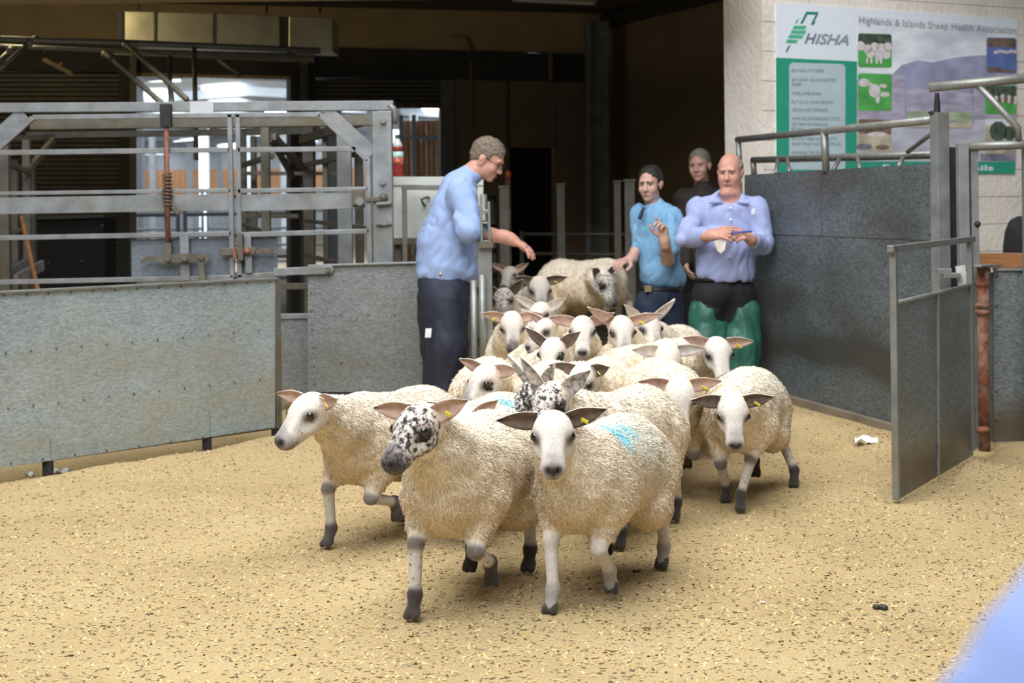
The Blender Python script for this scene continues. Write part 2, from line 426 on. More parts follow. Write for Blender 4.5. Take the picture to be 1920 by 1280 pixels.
# conduit down the tan wall
pipe('conduit', [bw.at(845, 68, 0.04), bw.at(872, 70, 0.04), bw.at(880, 84, 0.04), bw.at(883, 150, 0.05), bw.at(884, 250, 0.05)], 0.018, 'wall_brown', wb, 6)
bw_quad('cable_strip', 1030, 98, 1036, 152, 'wall_brown', 0.12, 0.03)
col_b = Plane(P(1098, 375, 17.4), P(1142, 375, 17.4))
st = MB()
for a, b in ((1098, 1108), (1130, 1142)):
    pts = [col_b.at(a, 40), col_b.at(b, 40), col_b.at(b, 590), col_b.at(a, 590)]
    st.prism(pts, (0, 1, 0), 0.22)
pts = [col_b.at(1100, 40, -0.09), col_b.at(1140, 40, -0.09), col_b.at(1140, 590, -0.09), col_b.at(1100, 590, -0.09)]
st.prism(pts, (0, 1, 0), 0.02)
st.build('steel_column', 'column', wb)

def shutter(label, x0, x1, ytop, ybot, off, n):
    p = bw.at((x0 + x1) / 2, ybot, off)
    t = thing('roller_shutter', label, 'shutter', (p.x, p.y, p.z))
    for k in range(n):
        ya = ytop + (ybot - ytop) * k / n; yb = ytop + (ybot - ytop) * (k + 1) / n
        A, B = bw.at(x0, (ya + yb) / 2, off), bw.at(x1, (ya + yb) / 2, off)
        hgt = (bw.at(x0, ya, off) - bw.at(x0, yb, off)).z
        dn = bw.n3()
        m = MB(); pr = [(-0.5, 0.0), (-0.42, 0.018), (0.25, 0.022), (0.42, 0.012), (0.5, 0.0)]
        i = 0
        for q in (A, B):
            for (zz, dd) in pr: m.v.append(q + Vector((0, 0, zz * hgt)) + dn * dd)
        m.f = [(j, j + 1, j + 6, j + 5) for j in range(4)] + [(0, 5, 9, 4)]
        m.build('slat', 'shutter', t)
    MB().prism([bw.at(x0, ytop, off - 0.03), bw.at(x1, ytop, off - 0.03), bw.at(x1, ybot, off - 0.03), bw.at(x0, ybot, off - 0.03)], -bw.n3(), 0.01).build('curtain_back', 'shutter', t)
    return t
s1 = shutter('closed dark roller shutter behind the galvanised gates', -330, 226, 128, floor_px(100), -0.05, 56)
s2 = shutter('rolled-up shutter above the bright shed opening', 250, 552, 96, 134, -0.05, 4)
bar('bottom_rail', bw.at(252, 137, 0), bw.at(548, 143, 0), 0.07, 0.05, 'wood_stick', s2)
s3 = shutter('half-lowered dark shutter beside the steel column', 588, 828, 148, 196, -0.05, 6)
bar('bottom_rail', bw.at(588, 199, 0), bw.at(828, 199, 0), 0.05, 0.05, 'rust', s3)

# ceiling over the alley and the brown side wall
cz = 3.47
ce = MB().prism([(-9, 11.2, cz + 0.12), (6.0, 11.2, cz + 0.12), (6.0, 19.5, cz + 0.12), (-9, 16.0, cz - 0.12 + 0.24)], (0, 0, 1), 0.15).build('ceiling', 'ceiling'); struct(ce)
hd_ = MB().prism([(-9.2, 10.75, 2.84), (1.55, 10.75, 2.84), (1.55, 10.75, 8.0), (-9.2, 10.75, 8.0)], (0, 1, 0), 0.3).build('wall_light_block', 'wall_tan'); struct(hd_)  # unseen downstand, added to keep the ring light out of the alley
wl_ = MB().prism([(-9.2, 10.75, -0.06), (-9.2, 16.6, -0.06), (-9.2, 16.6, 3.7), (-9.2, 10.75, 3.7)], (-1, 0, 0), 0.2).build('wall_left', 'wall_brown'); struct(wl_)
rA, rB = Vector((1.12, 18.2)), Vector((3.3, 13.2))
wr = MB().prism([(rA.x, rA.y, -0.06), (rB.x, rB.y, -0.06), (rB.x, rB.y, cz + 0.2), (rA.x, rA.y, cz + 0.2)], (1, 0.4, 0), 0.2).build('wall_right', 'wall_brown'); struct(wr)
tr = MB().box((rA.x - 0.03, rA.y, cz + 0.02), (rB.x - 0.03, rB.y, cz + 0.02), 0.16, 0.12).build('trim_1', 'dark_beam'); struct(tr)
# ceiling lamp batten, unlit
lamp = thing('ceiling_batten', 'unlit cream batten light on the dark alley ceiling', 'light', P(1060, 4, 15.0))
bar('housing', P(960, -3, 14.6), P(1118, 4, 14.6), 0.06, 0.09, 'wall_tan', lamp)
bar('diffuser', P(965, 0, 14.55), P(1113, 7, 14.55), 0.03, 0.05, 'white_plate', lamp)

# ------------------------------------------------------------------ whitewashed wall that carries the poster
ang = math.radians(27)
wc = P(1432, 375, 11.3)
wd = Vector((math.cos(ang), math.sin(ang), 0)); wn = Vector((math.sin(ang), -math.cos(ang), 0))
signP = Plane((wc.x, wc.y), (wc.x + wd.x, wc.y + wd.y))
def painted_wall():
    m, nt, b = new_mat('painted_block'); L = nt.links.new
    geo = nt.nodes.new('ShaderNodeNewGeometry')
    n = nt.nodes.new('ShaderNodeTexNoise'); n.inputs['Scale'].default_value = 2.5; n.inputs['Detail'].default_value = 6; L(geo.outputs['Position'], n.inputs['Vector'])
    r = nt.nodes.new('ShaderNodeValToRGB'); r.color_ramp.elements[0].color = (0.76, 0.69, 0.62, 1); r.color_ramp.elements[1].color = (0.86, 0.80, 0.73, 1)
    r.color_ramp.elements[0].position = 0.35; r.color_ramp.elements[1].position = 0.65
    L(n.outputs['Fac'], r.inputs[0]); L(r.outputs[0], b.inputs['Base Color']); b.inputs['Roughness'].default_value = 0.85
    nb = nt.nodes.new('ShaderNodeTexNoise'); nb.inputs['Scale'].default_value = 22; nb.inputs['Detail'].default_value = 5; L(geo.outputs['Position'], nb.inputs['Vector'])
    bp = nt.nodes.new('ShaderNodeBump'); bp.inputs['Strength'].default_value = 0.45; bp.inputs['Distance'].default_value = 0.02
    L(nb.outputs['Fac'], bp.inputs['Height']); L(bp.outputs[0], b.inputs['Normal'])
painted_wall()
# laid as separate painted blocks, joints recessed
ws = struct(thing('wall_poster', 'whitewashed block wall with a green and white poster', 'wall', (wc.x, wc.y, 0))); del ws['category']
back = MB().prism([wc + wd * 0.004 - wn * 0.012 + Vector((0, 0, -1.4)), wc + wd * 5 - wn * 0.012 + Vector((0, 0, -1.4)), wc + wd * 5 - wn * 0.012 + Vector((0, 0, 3.6)), wc + wd * 0.004 - wn * 0.012 + Vector((0, 0, 3.6))], -wn, 0.488)
back.build('wall_core', 'painted_block', ws)
proto = {}
for row in range(22):
    z0 = row * 0.225 - 0.02
    s = 0.0 if row % 2 == 0 else -0.225
    while s < 3.6:
        a = max(s, 0.0); b_ = min(s + 0.45, 3.6)
        ln = b_ - a - 0.006
        key = round(ln, 3)
        if key > 0.02:
            if key not in proto:
                m = MB()
                m.box(Vector((0, 0, 0)), Vector((ln, 0, 0)), 0.219, 0.05)
                o = m.build('block', 'painted_block'); proto[key] = o.data; bpy.data.objects.remove(o)
            o = bpy.data.objects.new('block', proto[key]); COL.objects.link(o); o.parent = ws
            q = wd * (a + 0.003) - wn * (0.0245 + random.uniform(-0.0018, 0.0018))
            o.location = (q.x, q.y, z0 + 0.1125); o.rotation_euler = (0, 0, ang)
        s += 0.45
# ------------------------------------------------------------------ poster
def poster():
    off = 0.012
    tl, bl, tr_, br = (1455, 4), (1456, 323), (1908, 37), (1903, 326)
    p0 = signP.at(1680, 323)
    t = thing('wall_poster_board', 'green and white sheep health poster with landscape print, fixed to the whitewashed wall', 'poster', (p0.x, p0.y, p0.z))
    def poly(name, pts, m, o, thick=0.002, parent=t):
        return MB().prism([signP.at(x, y, o) for x, y in pts], -signP.n3(), thick).build(name, m, parent)
    def rounded(x0, y0, x1, y1, sl0, sl1, r=8):
        # pixel rectangle with rounded corners; sl0/sl1: slopes of the upper and lower edge
        out = []
        for cx, cy, a0 in ((x1 - r, y0 + r, -90), (x1 - r, y1 - r, 0), (x0 + r, y1 - r, 90), (x0 + r, y0 + r, 180)):
            for k in range(5):
                a = math.radians(a0 + 22.5 * k)
                x, y = cx + r * math.cos(a), cy + r * math.sin(a)
                f = (y - y0) / (y1 - y0)
                out.append((x, y + (x - x0) * (sl0 * (1 - f) + sl1 * f)))
        return out
    mat('p_white', (0.80, 0.86, 0.95), 0.35, 0, 0.02); mat('p_green', (0.03, 0.34, 0.22), 0.35, 0, 0.05); mat('p_pale', (0.50, 0.61, 0.66), 0.4, 0, 0.04)
    mat('p_sky', (0.74, 0.77, 0.92), 0.35, 0, 0.22, 3.0, stretch=(1, 1, 2.5)); mat('p_hill', (0.33, 0.34, 0.50), 0.35, 0, 0.25, 6); mat('p_hill2', (0.44, 0.41, 0.54), 0.35, 0, 0.3, 5, stretch=(1, 1, 4))
    mat('p_loch', (0.52, 0.53, 0.62), 0.35, 0, 0.2, 4, stretch=(1, 1, 4)); mat('p_field', (0.36, 0.44, 0.30), 0.35, 0, 0.3, 6, stretch=(1, 1, 4)); mat('p_sand', (0.52, 0.46, 0.34), 0.35, 0, 0.3, 8)
    mat('p_grass', (0.10, 0.42, 0.10), 0.35, 0, 0.25, 9); mat('p_fleece', (0.70, 0.66, 0.66), 0.4, 0, 0.15, 25); mat('p_trees', (0.07, 0.10, 0.07), 0.4, 0, 0.6, 20)
    mat('p_brown', (0.20, 0.13, 0.11), 0.4, 0, 0.4, 14); mat('p_blue', (0.12, 0.19, 0.46), 0.35, 0, 0.15, 8); mat('p_ink', (0.20, 0.24, 0.26), 0.4, 0, 0.05); mat('p_slate', (0.22, 0.22, 0.28), 0.4, 0, 0.4, 10)
    mat('p_logo', (0.02, 0.24, 0.16), 0.4, 0, 0.05); mat('p_logo2', (0.08, 0.50, 0.30), 0.4, 0, 0.15); mat('p_grey', (0.27, 0.36, 0.36), 0.4, 0, 0.05); mat('p_greyd', (0.20, 0.23, 0.30), 0.4, 0, 0.05)
    poly('board', [tl, tr_, br, bl], 'p_white', off, 0.01)
    o1 = off + 0.0015
    poly('green_panel', [(1455, 108), (1607, 115), (1606, 323), (1456, 323)], 'p_green', o1)
    poly('info_panel', rounded(1480, 117, 1585, 318, 0.03, 0.004, 8), 'p_pale', o1 + 0.0015)
    # landscape
    sky = poly('landscape_sky', [(1608, 30), (1907, 52), (1905, 140), (1607, 140)], 'p_sky', o1)
    poly('far_hills', [(1673, 140), (1690, 122), (1720, 113), (1750, 117), (1790, 108), (1830, 104), (1880, 103), (1907, 110), (1906, 180), (1673, 180)], 'p_hill', o1 + 0.0006)
    poly('near_hills', [(1607, 150), (1640, 140), (1680, 138), (1740, 150), (1907, 160), (1905, 240), (1607, 240)], 'p_hill2', o1 + 0.0010)
    poly('loch', [(1607, 222), (1700, 226), (1906, 224), (1904, 302), (1606, 302)], 'p_loch', o1 + 0.0014)
    poly('foot_band', [(1606, 303), (1904, 303), (1903, 326), (1606, 323)], 'p_green', o1 + 0.0014)
    # inset photographs
    def inset(x0, y0, x1, y1, base, top=None, topm=None, s0=0.03, s1=0.01, r=5):
        pn = poly('inset_photo', rounded(x0, y0, x1, y1, s0, s1, r), base, o1 + 0.0030)
        if top: poly('inset_upper', rounded(x0 + 1, y0 + 1, x1 - 1, top, s0, s0, 3), topm, o1 + 0.0036)
        return pn
    def blob(cx, cy, rx, ry, m, o=0.0042):
        poly('print_shape', [(cx + rx * math.cos(k * math.pi / 5), cy + ry * math.sin(k * math.pi / 5)) for k in range(10)], m, o1 + o)
    inset(1609, 62, 1672, 126, 'p_grass', 86, 'p_trees')
    for x, y in ((1614, 86), (1627, 92), (1640, 88), (1652, 90), (1664, 88), (1632, 100), (1648, 104), (1662, 102)): blob(x, y, 8, 9, 'p_fleece')
    for x in (1626, 1634, 1644, 1652): blob(x, 114, 2.2, 6, 'p_fleece', 0.0045)
    inset(1609, 137, 1672, 207, 'p_grass')
    for x, y, a, c in ((1620, 155, 11, 8), (1640, 170, 11, 13), (1656, 161, 7, 4), (1659, 177, 9, 5), (1646, 186, 4, 8), (1631, 158, 4, 4)): blob(x, y, a, c, 'p_fleece')
    inset(1609, 222, 1672, 283, 'p_sand', 250, 'p_brown')
    blob(1645, 252, 20, 5, 'p_fleece'); blob(1620, 275, 16, 6, 'p_slate'); blob(1655, 276, 14, 5, 'p_brown')
    inset(1697, 134, 1825, 241, 'p_hill', None, None, 0.01, -0.01, 9)
    poly('inset_moor', [(1699, 170), (1740, 158), (1790, 170), (1823, 176), (1823, 212), (1699, 210)], 'p_hill2', o1 + 0.0036)
    poly('inset_meadow', [(1699, 208), (1823, 210), (1823, 228), (1699, 226)], 'p_field', o1 + 0.0040)
    poly('inset_shore', [(1699, 226), (1760, 232), (1823, 227), (1821, 240), (1700, 238)], 'p_sand', o1 + 0.0044)
    inset(1850, 70, 1906, 136, 'p_blue', 88, 'p_brown', 0.02, 0.01)
    for x in range(1868, 1906, 7): blob(x, 96 + (x % 3), 5, 3, 'p_fleece')
    poly('print_shape', [(1851, 124), (1875, 127), (1904, 133), (1904, 136), (1852, 135)], 'p_brown', o1 + 0.004)
    inset(1847, 160, 1906, 214, 'p_grass', 180, 'p_trees', 0.01, 0.005)
    for x in range(1862, 1906, 6): blob(x, 184 + (x % 5), 4, 8, 'p_brown' if x % 4 else 'p_fleece')
    inset(1847, 222, 1905, 288, 'p_sand', 236, 'p_sky', 0.005, 0.003)
    blob(1872, 246, 17, 19, 'p_trees'); blob(1893, 250, 12, 14, 'p_trees')
    poly('inset_strip', [(1838, 288), (1904, 289), (1904, 302), (1838, 301)], 'p_slate', o1 + 0.003)
    # logo: leaning crook, four green bars, foot
    lg = thing_part('logo', t)
    def lpoly(pts, m): poly('logo_mark', pts, m, o1 + 0.002, 0.002, lg)
    z = lambda x, y: (1440 + x * 0.09375, y * 0.09375)
    lpoly([z(645, 470), z(770, 232), z(1010, 240), z(990, 290), z(790, 285), z(690, 468)], 'p_logo')
    lpoly([z(960, 285), z(1000, 285), z(920, 440), z(960, 440), z(890, 500), z(862, 490), z(880, 440)], 'p_logo')
    lpoly([z(545, 460), z(575, 385), z(610, 385), z(580, 460)], 'p_logo2')
    for y0, xl, xr in ((508, 525, 770), (600, 480, 770), (690, 435, 715), (785, 385, 600)):
        lpoly([z(xl, y0), z(xr, y0 + 10), z(xr - 35, y0 + 78), z(xl - 35, y0 + 66)], 'p_logo2')
    lpoly([z(420, 900), z(450, 905), z(385, 1035), z(350, 1030)], 'p_logo')
    # lettering
    dg = bpy.context.evaluated_depsgraph_get()
    def text(body, x, y, hpx, m, width=None, shear=0.0, parent=t, bold=0.0, slope=0.0, name='lettering', o=0.0035):
        c = bpy.data.curves.new('txt', 'FONT'); c.body = body; c.size = 1.0; c.shear = shear; c.resolution_u = 3; c.offset = bold
        ob = bpy.data.objects.new('txt', c); COL.objects.link(ob); bpy.context.view_layer.update()
        me = bpy.data.meshes.new_from_object(ob.evaluated_get(bpy.context.evaluated_depsgraph_get()))
        bpy.data.objects.remove(ob)
        n = len(me.vertices); co = np.zeros(n * 3, np.float32); me.vertices.foreach_get('co', co); co = co.reshape(n, 3)
        sc = hpx / 0.70
        wtxt = co[:, 0].max() - co[:, 0].min()
        sx = (width / wtxt) if width else sc
        q = bpy.data.meshes.new(name); loc = parent_loc(parent)
        vs = []
        for k in range(n):
            X = x + (co[k, 0] - co[:, 0].min()) * sx; Y = y - co[k, 1] * sc + slope * (X - x)
            vs.append(tuple(signP.at(X, Y, o1 + o) - loc))
        q.from_pydata(vs, [], [tuple(p.vertices) for p in me.polygons]); q.materials.append(MATS[m])
        bpy.data.meshes.remove(me)
        ob = bpy.data.objects.new(name, q); COL.objects.link(ob); ob.parent = parent
        return ob
    text('H', 1508.5, 80.5, 18.5, 'p_greyd', 23, 0.35, lg, 0.018, 0.03)
    text('ISHA', 1528, 81.5, 18.5, 'p_grey', 63, 0.35, lg, 0.018, 0.035)
    text('Highlands & Islands Sheep Health Association', 1611, 44, 13, 'p_grey', 294, 0, t, 0.0, 0.068)
    lines = ['BUY HEALTHY SHEEP', 'BUY HISHA CAE ACCREDITED', 'SHEEP', 'MORE LAMBS BORN', 'PUT ££s IN YOUR POCKET', 'TESTING NOT EXPENSIVE', 'WHEN SELLING BREEDING STOCK', 'GET IMPROVED FINANCIAL', 'RETURN', 'DO YOU NEED AN ANNUITY,', 'PROFIT FROM THE MARKETPLACE', 'INCREASE THE MARGIN']
    ys = [135, 152, 161, 178, 194, 209, 225, 236, 245, 263, 273, 289]
    ws_ = [61, 83, 18, 55, 78, 68, 91, 69, 22, 86, 92, 70]
    for s_, y, wdt in zip(lines, ys, ws_): text(s_, 1484.5, y, 6, 'p_ink', wdt, 0, t, 0.0, 0.018 * (289 - y) / 160)
    text('For more details', 1655, 318.5, 10, 'p_white', 208, 0, t, 0.02, 0.004)
def thing_part(name, parent):
    o = bpy.data.objects.new(name, None); COL.objects.link(o); o.parent = parent; o.empty_display_size = 0.05; return o
poster()
# ------------------------------------------------------------------ ring fence of galvanised sheet (left)
def sheet_thing(pl, name, label, x0, x1, top0, top1, bot0, bot1, m, base=None, cat='fence panel'):
    pm = pl.at((x0 + x1) / 2, 500)
    t = thing(name, label, cat, (pm.x, pm.y, 0))
    pts = [pl.at(x0, top0), pl.at(x1, top1), pl.at(x1, bot1), pl.at(x0, bot0)]
    MB().prism(pts, -pl.n3(), 0.006).build('sheet', m, t, bevel=0.001)
    return t, pts
def rivets(pl, t, rows, r=0.006):
    m = MB()
    for (xa, ya, xb, yb, n) in rows:
        for k in range(n):
            f = k / max(1, n - 1)
            p = pl.at(xa + (xb - xa) * f, ya + (yb - ya) * f)
            m.ball(p + pl.n3() * 0.002, (r, r, r), 6, 4)
    return stuff(m.build('rivets', 'bolt', t, smooth=True))
rf, pts = sheet_thing(fenceA, 'ring_fence_panel', 'long pale galvanised sheet panel along the sawdust ring', -260, 516, 561, 522, 916, 801, 'sheet_light')
bar('top_edge', fenceA.at(-260, 560.5, 0.004), fenceA.at(517, 521.5, 0.004), 0.012, 0.03, 'galv_bar', rf)
bar('end_stile', fenceA.at(517, 523, -0.02), fenceA.at(520.5, 802, -0.02), 0.04, 0.04, 'galv_old', rf, up=fenceA.d3())
rivets(fenceA, rf, [(8, 554, 505, 529, 13), (10, 661, 485, 620, 11), (15, 765, 487, 711, 11), (20, 868, 500, 803, 9)])
for x in (-210, 90, 388, 517):
    yb = 903 - (903 - 817) * x / 515
    f = fenceA.at(x, yb, -0.03); f.z = -0.05
    g = fenceA.at(x, yb - 40, -0.03)
    bar('foot', f, Vector((f.x, f.y, g.z + 0.08)), 0.045, 0.045, 'black_steel', rf, up=(1, 0, 0))
bar('lower_rail', fenceA.at(-260, 905, -0.03), fenceA.at(517, 797, -0.03), 0.04, 0.03, 'galv_old', rf)

# second sheet, square on to the camera, between the gate gap and the exit gate
plB = Plane((-3, 9.9), (3, 9.9))
sp, _ = sheet_thing(plB, 'alley_sheet_panel', 'short grey galvanised sheet panel behind the man with spectacles', 577, 893, 499, 490, 735, 735, 'sheet_mid')
bar('top_edge', plB.at(577, 498, 0.01), plB.at(893, 489, 0.01), 0.014, 0.03, 'galv_bar', sp)
rivets(plB, sp, [(583, 548, 590, 720, 6), (640, 590, 790, 590, 4), (640, 680, 790, 680, 4)], 0.007)
for x in (592, 885):
    f = plB.at(x, 700, -0.04)
    bar('foot', Vector((f.x, f.y, -0.06)), f, 0.05, 0.05, 'black_steel', sp, up=(1, 0, 0))
bar('kerb', Vector((plB.at(577, 700).x, 9.95, 0.0)), Vector((plB.at(893, 700).x, 9.95, 0.0)), 0.16, 0.1, 'dark_beam', sp)
# infill in the gap
gp = thing('gap_infill_panel', 'narrow grey infill sheet with rails in the gap between the sheeted panels', 'fence panel', (plB.at(550, 700).x, 10.05, 0))
def bB(px, py): return plB.at(px, py, -0.15)
MB().prism([bB(517, 600), bB(585, 598), bB(588, 742), bB(520, 742)], (0, 1, 0), 0.006).build('sheet', 'sheet_mid', gp)
bar('rail', bB(516, 593), bB(586, 592), 0.035, 0.03, 'galv_bar', gp)
bar('rail', bB(516, 537), bB(580, 536), 0.04, 0.03, 'galv_old', gp)
bar('stile', bB(519, 520), bB(523, 745), 0.03, 0.03, 'rust_rod', gp, up=(1, 0, 0))

# ------------------------------------------------------------------ weigh crate front: beam, post, two braced gates
zf = 10.2
plF = Plane((-5, zf), (5, zf))
K = zf / F
def fr(px, py, off=0.0): return plF.at(px, py, off)
cf = thing('weigh_crate_gantry', 'tall galvanised frame with heavy top beam and bolted post above the ring fence', 'frame', (fr(716, 700).x, zf, 0))
bar('top_beam', fr(-120, 203), fr(738, 198), 17.5 * K, 0.08, 'galv_bar', cf)
p = fr(716, 210); bar('post', Vector((p.x, zf, -0.06)), Vector((p.x + 0.004, zf, p.z)), 36 * K, 0.11, 'galv_bar', cf, up=(1, 0, 0))
pipe('corner_pipe', [fr(728, 196, 0.03), fr(738, 203, 0.03), fr(741, 215, 0.03), fr(740, 232, 0.02)], 0.02, 'galv_bar', cf)
for (x, y) in ((717, 341), (720, 417), (718, 226)):
    MB().tube([fr(x, y, 0.055), fr(x, y, 0.085)], 0.022, 6).build('bolt', 'galv_bar', cf)
bar('ledge', fr(706, 382, 0.07), fr(734, 380, 0.07), 0.02, 0.06, 'galv_bar', cf)
bar('ledge', fr(706, 421, 0.06), fr(734, 420, 0.06), 0.015, 0.04, 'galv_old', cf)
bar('latch_bolt', fr(686, 374, 0.07), fr(722, 372, 0.07), 0.03, 0.03, 'galv_old', cf)
MB().ball(fr(719, 370, 0.07), 0.03).build('latch_knob', 'galv_old', cf, smooth=True)
bar('rear_beam', fr(60, 234, -0.45), fr(700, 226, -0.45), 20 * K, 0.1, 'galv_old', cf)
MB().prism([fr(356, 190, 0.05), fr(400, 189, 0.05), fr(400, 222, 0.05), fr(356, 223, 0.05)], (0, 1, 0), 0.008).build('white_number_plate', 'white_plate', cf)
p = fr(311, 216); bar('left_hanger', fr(311, 205, -0.08), fr(313, 520, -0.08), 8 * K, 0.03, 'galv_bar', cf, up=(1, 0, 0))

def gate(label, bars, loc):
    t = thing('crate_gate', label, 'gate', loc)
    for nm, x0, y0, x1, y1, w_, off in bars:
        vert = abs(y1 - y0) > abs(x1 - x0) * 3
        bar(nm, fr(x0, y0, off), fr(x1, y1, off), w_ * K, 0.034 if w_ < 14 else 0.012, 'galv_bar', t, up=(1, 0, 0) if vert else (0, 0, 1))
    return t
g1 = gate('wide galvanised crate gate with a lever latch and cut-off corner', [
    ('top_rail', 62, 220, 441, 216, 9, 0.05), ('corner_brace', -60, 330, 62, 221, 10, 0.05), ('gusset_brace', -60, 305, 45, 212, 27, 0.02),
    ('meeting_stile', 431, 214, 436, 520, 9, 0.05), ('rail', -70, 287, 431, 281, 9.5, 0.05), ('rail', -120, 364, 433, 357, 7, 0.05),
    ('broad_rail', -120, 388, 433, 379, 31, 0.05), ('rail', -120, 448, 434, 438, 9, 0.05), ('bottom_rail', -120, 531, 438, 520, 9, 0.05)], (fr(250, 600).x, zf - 0.05, fr(250, 531).z))
g2 = gate('narrower crate gate with a sloping corner beside the bolted post', [
    ('meeting_stile', 446, 214, 450, 520, 9, 0.05), ('top_rail', 442, 216, 601, 215, 9, 0.05), ('corner_brace', 598, 214, 690, 301, 9, 0.05),
    ('gusset_brace', 612, 208, 699, 288, 24, 0.02), ('hinge_stile', 690, 298, 694, 505, 9, 0.05), ('rail', 446, 281, 668, 279, 9, 0.05),
    ('rail', 446, 358, 690, 354, 8, 0.05), ('broad_rail', 446, 381, 684, 375, 31, 0.05), ('rail', 446, 440, 692, 433, 9, 0.05), ('bottom_rail', 446, 519, 516, 514, 9, 0.05)], (fr(570, 600).x, zf - 0.05, fr(570, 519).z))
MB().box(fr(660, 370, 0.075), fr(684, 369, 0.075), 30 * K, 0.03).build('end_bracket', 'galv_old', g2, bevel=0.004)
MB().tube([fr(674, 377, 0.09), fr(674, 377, 0.12)], 0.03, 8).build('bracket_bolt', 'galv_bar', g2)
# lever latch hung from a sprung rod
lat = thing('lever_latch', 'rusty sprung rod working a long lever latch on the wide crate gate', 'latch', fr(330, 520, 0.1))
MB().prism([fr(246, 449, 0.028), fr(434, 446, 0.028), fr(436, 516, 0.028), fr(247, 519, 0.028)], (0, 1, 0), 0.006).build('backing_plate', 'sheet_plate', lat)
bar('collar', fr(311, 195, 0.09), fr(312, 238, 0.09), 20 * K, 0.06, 'black_steel', lat, up=(1, 0, 0))
pipe('rod', [fr(312, 236, 0.09), fr(315, 462, 0.09)], 0.017, 'rust_rod', lat, 10)
sp_pts = []
for k in range(81):
    a = k / 80 * 2 * math.pi * 9
    c = fr(313 + k * 0.02, 325 + 60 * k / 80, 0.09)
    sp_pts.append(c + Vector((math.cos(a) * 0.03, math.sin(a) * 0.03, 0)))
pipe('spring', sp_pts, 0.006, 'bolt', lat, 5)
bar('rod_sleeve', fr(304, 358, 0.085), fr(336, 400, 0.085), 10 * K, 0.02, 'galv_old', lat)
bar('clevis', fr(315, 456, 0.09), fr(316, 486, 0.09), 14 * K, 0.05, 'galv_old', lat, up=(1, 0, 0))
MB().prism([fr(262, 489, 0.11), fr(275, 481, 0.11), fr(305, 477, 0.11), fr(392, 475, 0.11), fr(391, 490, 0.11), fr(303, 493, 0.11), fr(278, 488, 0.11), fr(264, 496, 0.11)], (0, 1, 0), 0.015).build('lever', 'galv_old', lat)
bar('upright_flat', fr(345, 438, 0.075), fr(348, 526, 0.075), 17 * K, 0.015, 'galv_bar', lat, up=(1, 0, 0))
bar('drop_link', fr(376, 480, 0.12), fr(381, 530, 0.12), 11 * K, 0.03, 'galv_old', lat, up=(1, 0, 0))
for x, y in ((315, 485), (346, 484), (377, 482)): MB().tube([fr(x, y, 0.11), fr(x, y, 0.15)], 0.019, 8).build('pivot_bolt', 'bolt', lat)
l2 = thing('slide_latch', 'short rust-marked slide latch at the meeting of the two crate gates', 'latch', fr(470, 515, 0.1))
MB().prism([fr(450, 446, 0.028), fr(520, 444, 0.028), fr(521, 512, 0.028), fr(451, 516, 0.028)], (0, 1, 0), 0.006).build('backing_plate', 'sheet_plate', l2)
bar('slide', fr(412, 472, 0.09), fr(480, 470, 0.09), 14 * K, 0.02, 'galv_old', l2)
MB().prism([fr(478, 470, 0.1), fr(492, 464, 0.1), fr(512, 467, 0.1), fr(510, 476, 0.1), fr(490, 472, 0.1), fr(476, 478, 0.1)], (0, 1, 0), 0.015).build('handle', 'bolt', l2)
bar('keeper', fr(450, 437, 0.1), fr(452, 488, 0.1), 10 * K, 0.04, 'galv_old', l2, up=(1, 0, 0))
bar('red_catch', fr(438, 466, 0.11), fr(441, 486, 0.11), 6 * K, 0.02, 'rust_rod', l2, up=(1, 0, 0))
bar('upright_flat', fr(464, 440, 0.075), fr(467, 512, 0.075), 13 * K, 0.015, 'galv_bar', l2, up=(1, 0, 0))
MB().ball(fr(463, 471, 0.11), 0.024).build('pivot_bolt', 'rust_rod', l2, smooth=True)
tie = thing('tie_bar', 'flat galvanised tie bar bridging the gap to the grey sheet panel', 'bar', fr(570, 507, 0.36))
MB().prism([plB.at(513, 503, 0.03), plB.at(622, 498, 0.03), plB.at(626, 505, 0.03), plB.at(622, 513, 0.03), plB.at(513, 517, 0.03)], (0, 1, 0), 0.02).build('flat', 'galv_bar', tie, bevel=0.003)
MB().tube([plB.at(615, 506, 0.03), plB.at(615, 506, 0.06)], 0.018, 8).build('bolt', 'bolt', tie)

# ------------------------------------------------------------------ crates and pens behind (all on the alley floor)
def bars(t, rows, m):
    for nm, x0, y0, z0, x1, y1, z1, w_ in rows:
        a, b_ = P(x0, y0, z0), P(x1, y1, z1)
        vert = abs(b_.z - a.z) > (Vector((a.x, a.y)) - Vector((b_.x, b_.y))).length * 2
        zz = (z0 + z1) / 2
        bar(nm, a, b_, w_ * zz / F, 0.045, m, t, up=(1, 0, 0) if vert else (0, 0, 1))
def post(t, px, ytop, z, w_, m, th=0.06, nm='post'):
    a = P(px, ytop, z)
    bar(nm, Vector((a.x, a.y, -0.06)), a, w_ * z / F, th, m, t, up=(1, 0, 0))
wc_ = thing('weigh_crate', 'old brown-stained weigh crate of posts and sloping bars behind the crate gates', 'crate', (P(570, 500, 12).x, 12, -0.06))
for x, yt, z, w_ in ((497, 224, 11.2, 16), (645, 235, 11.4, 27), (672, 262, 11.7, 15), (577, 205, 12.6, 20), (609, 240, 12.2, 10), (475, 255, 12.8, 10), (452, 240, 12.8, 18)): post(wc_, x, yt, z, w_, 'galv_old' if w_ != 27 else 'galv_bar')
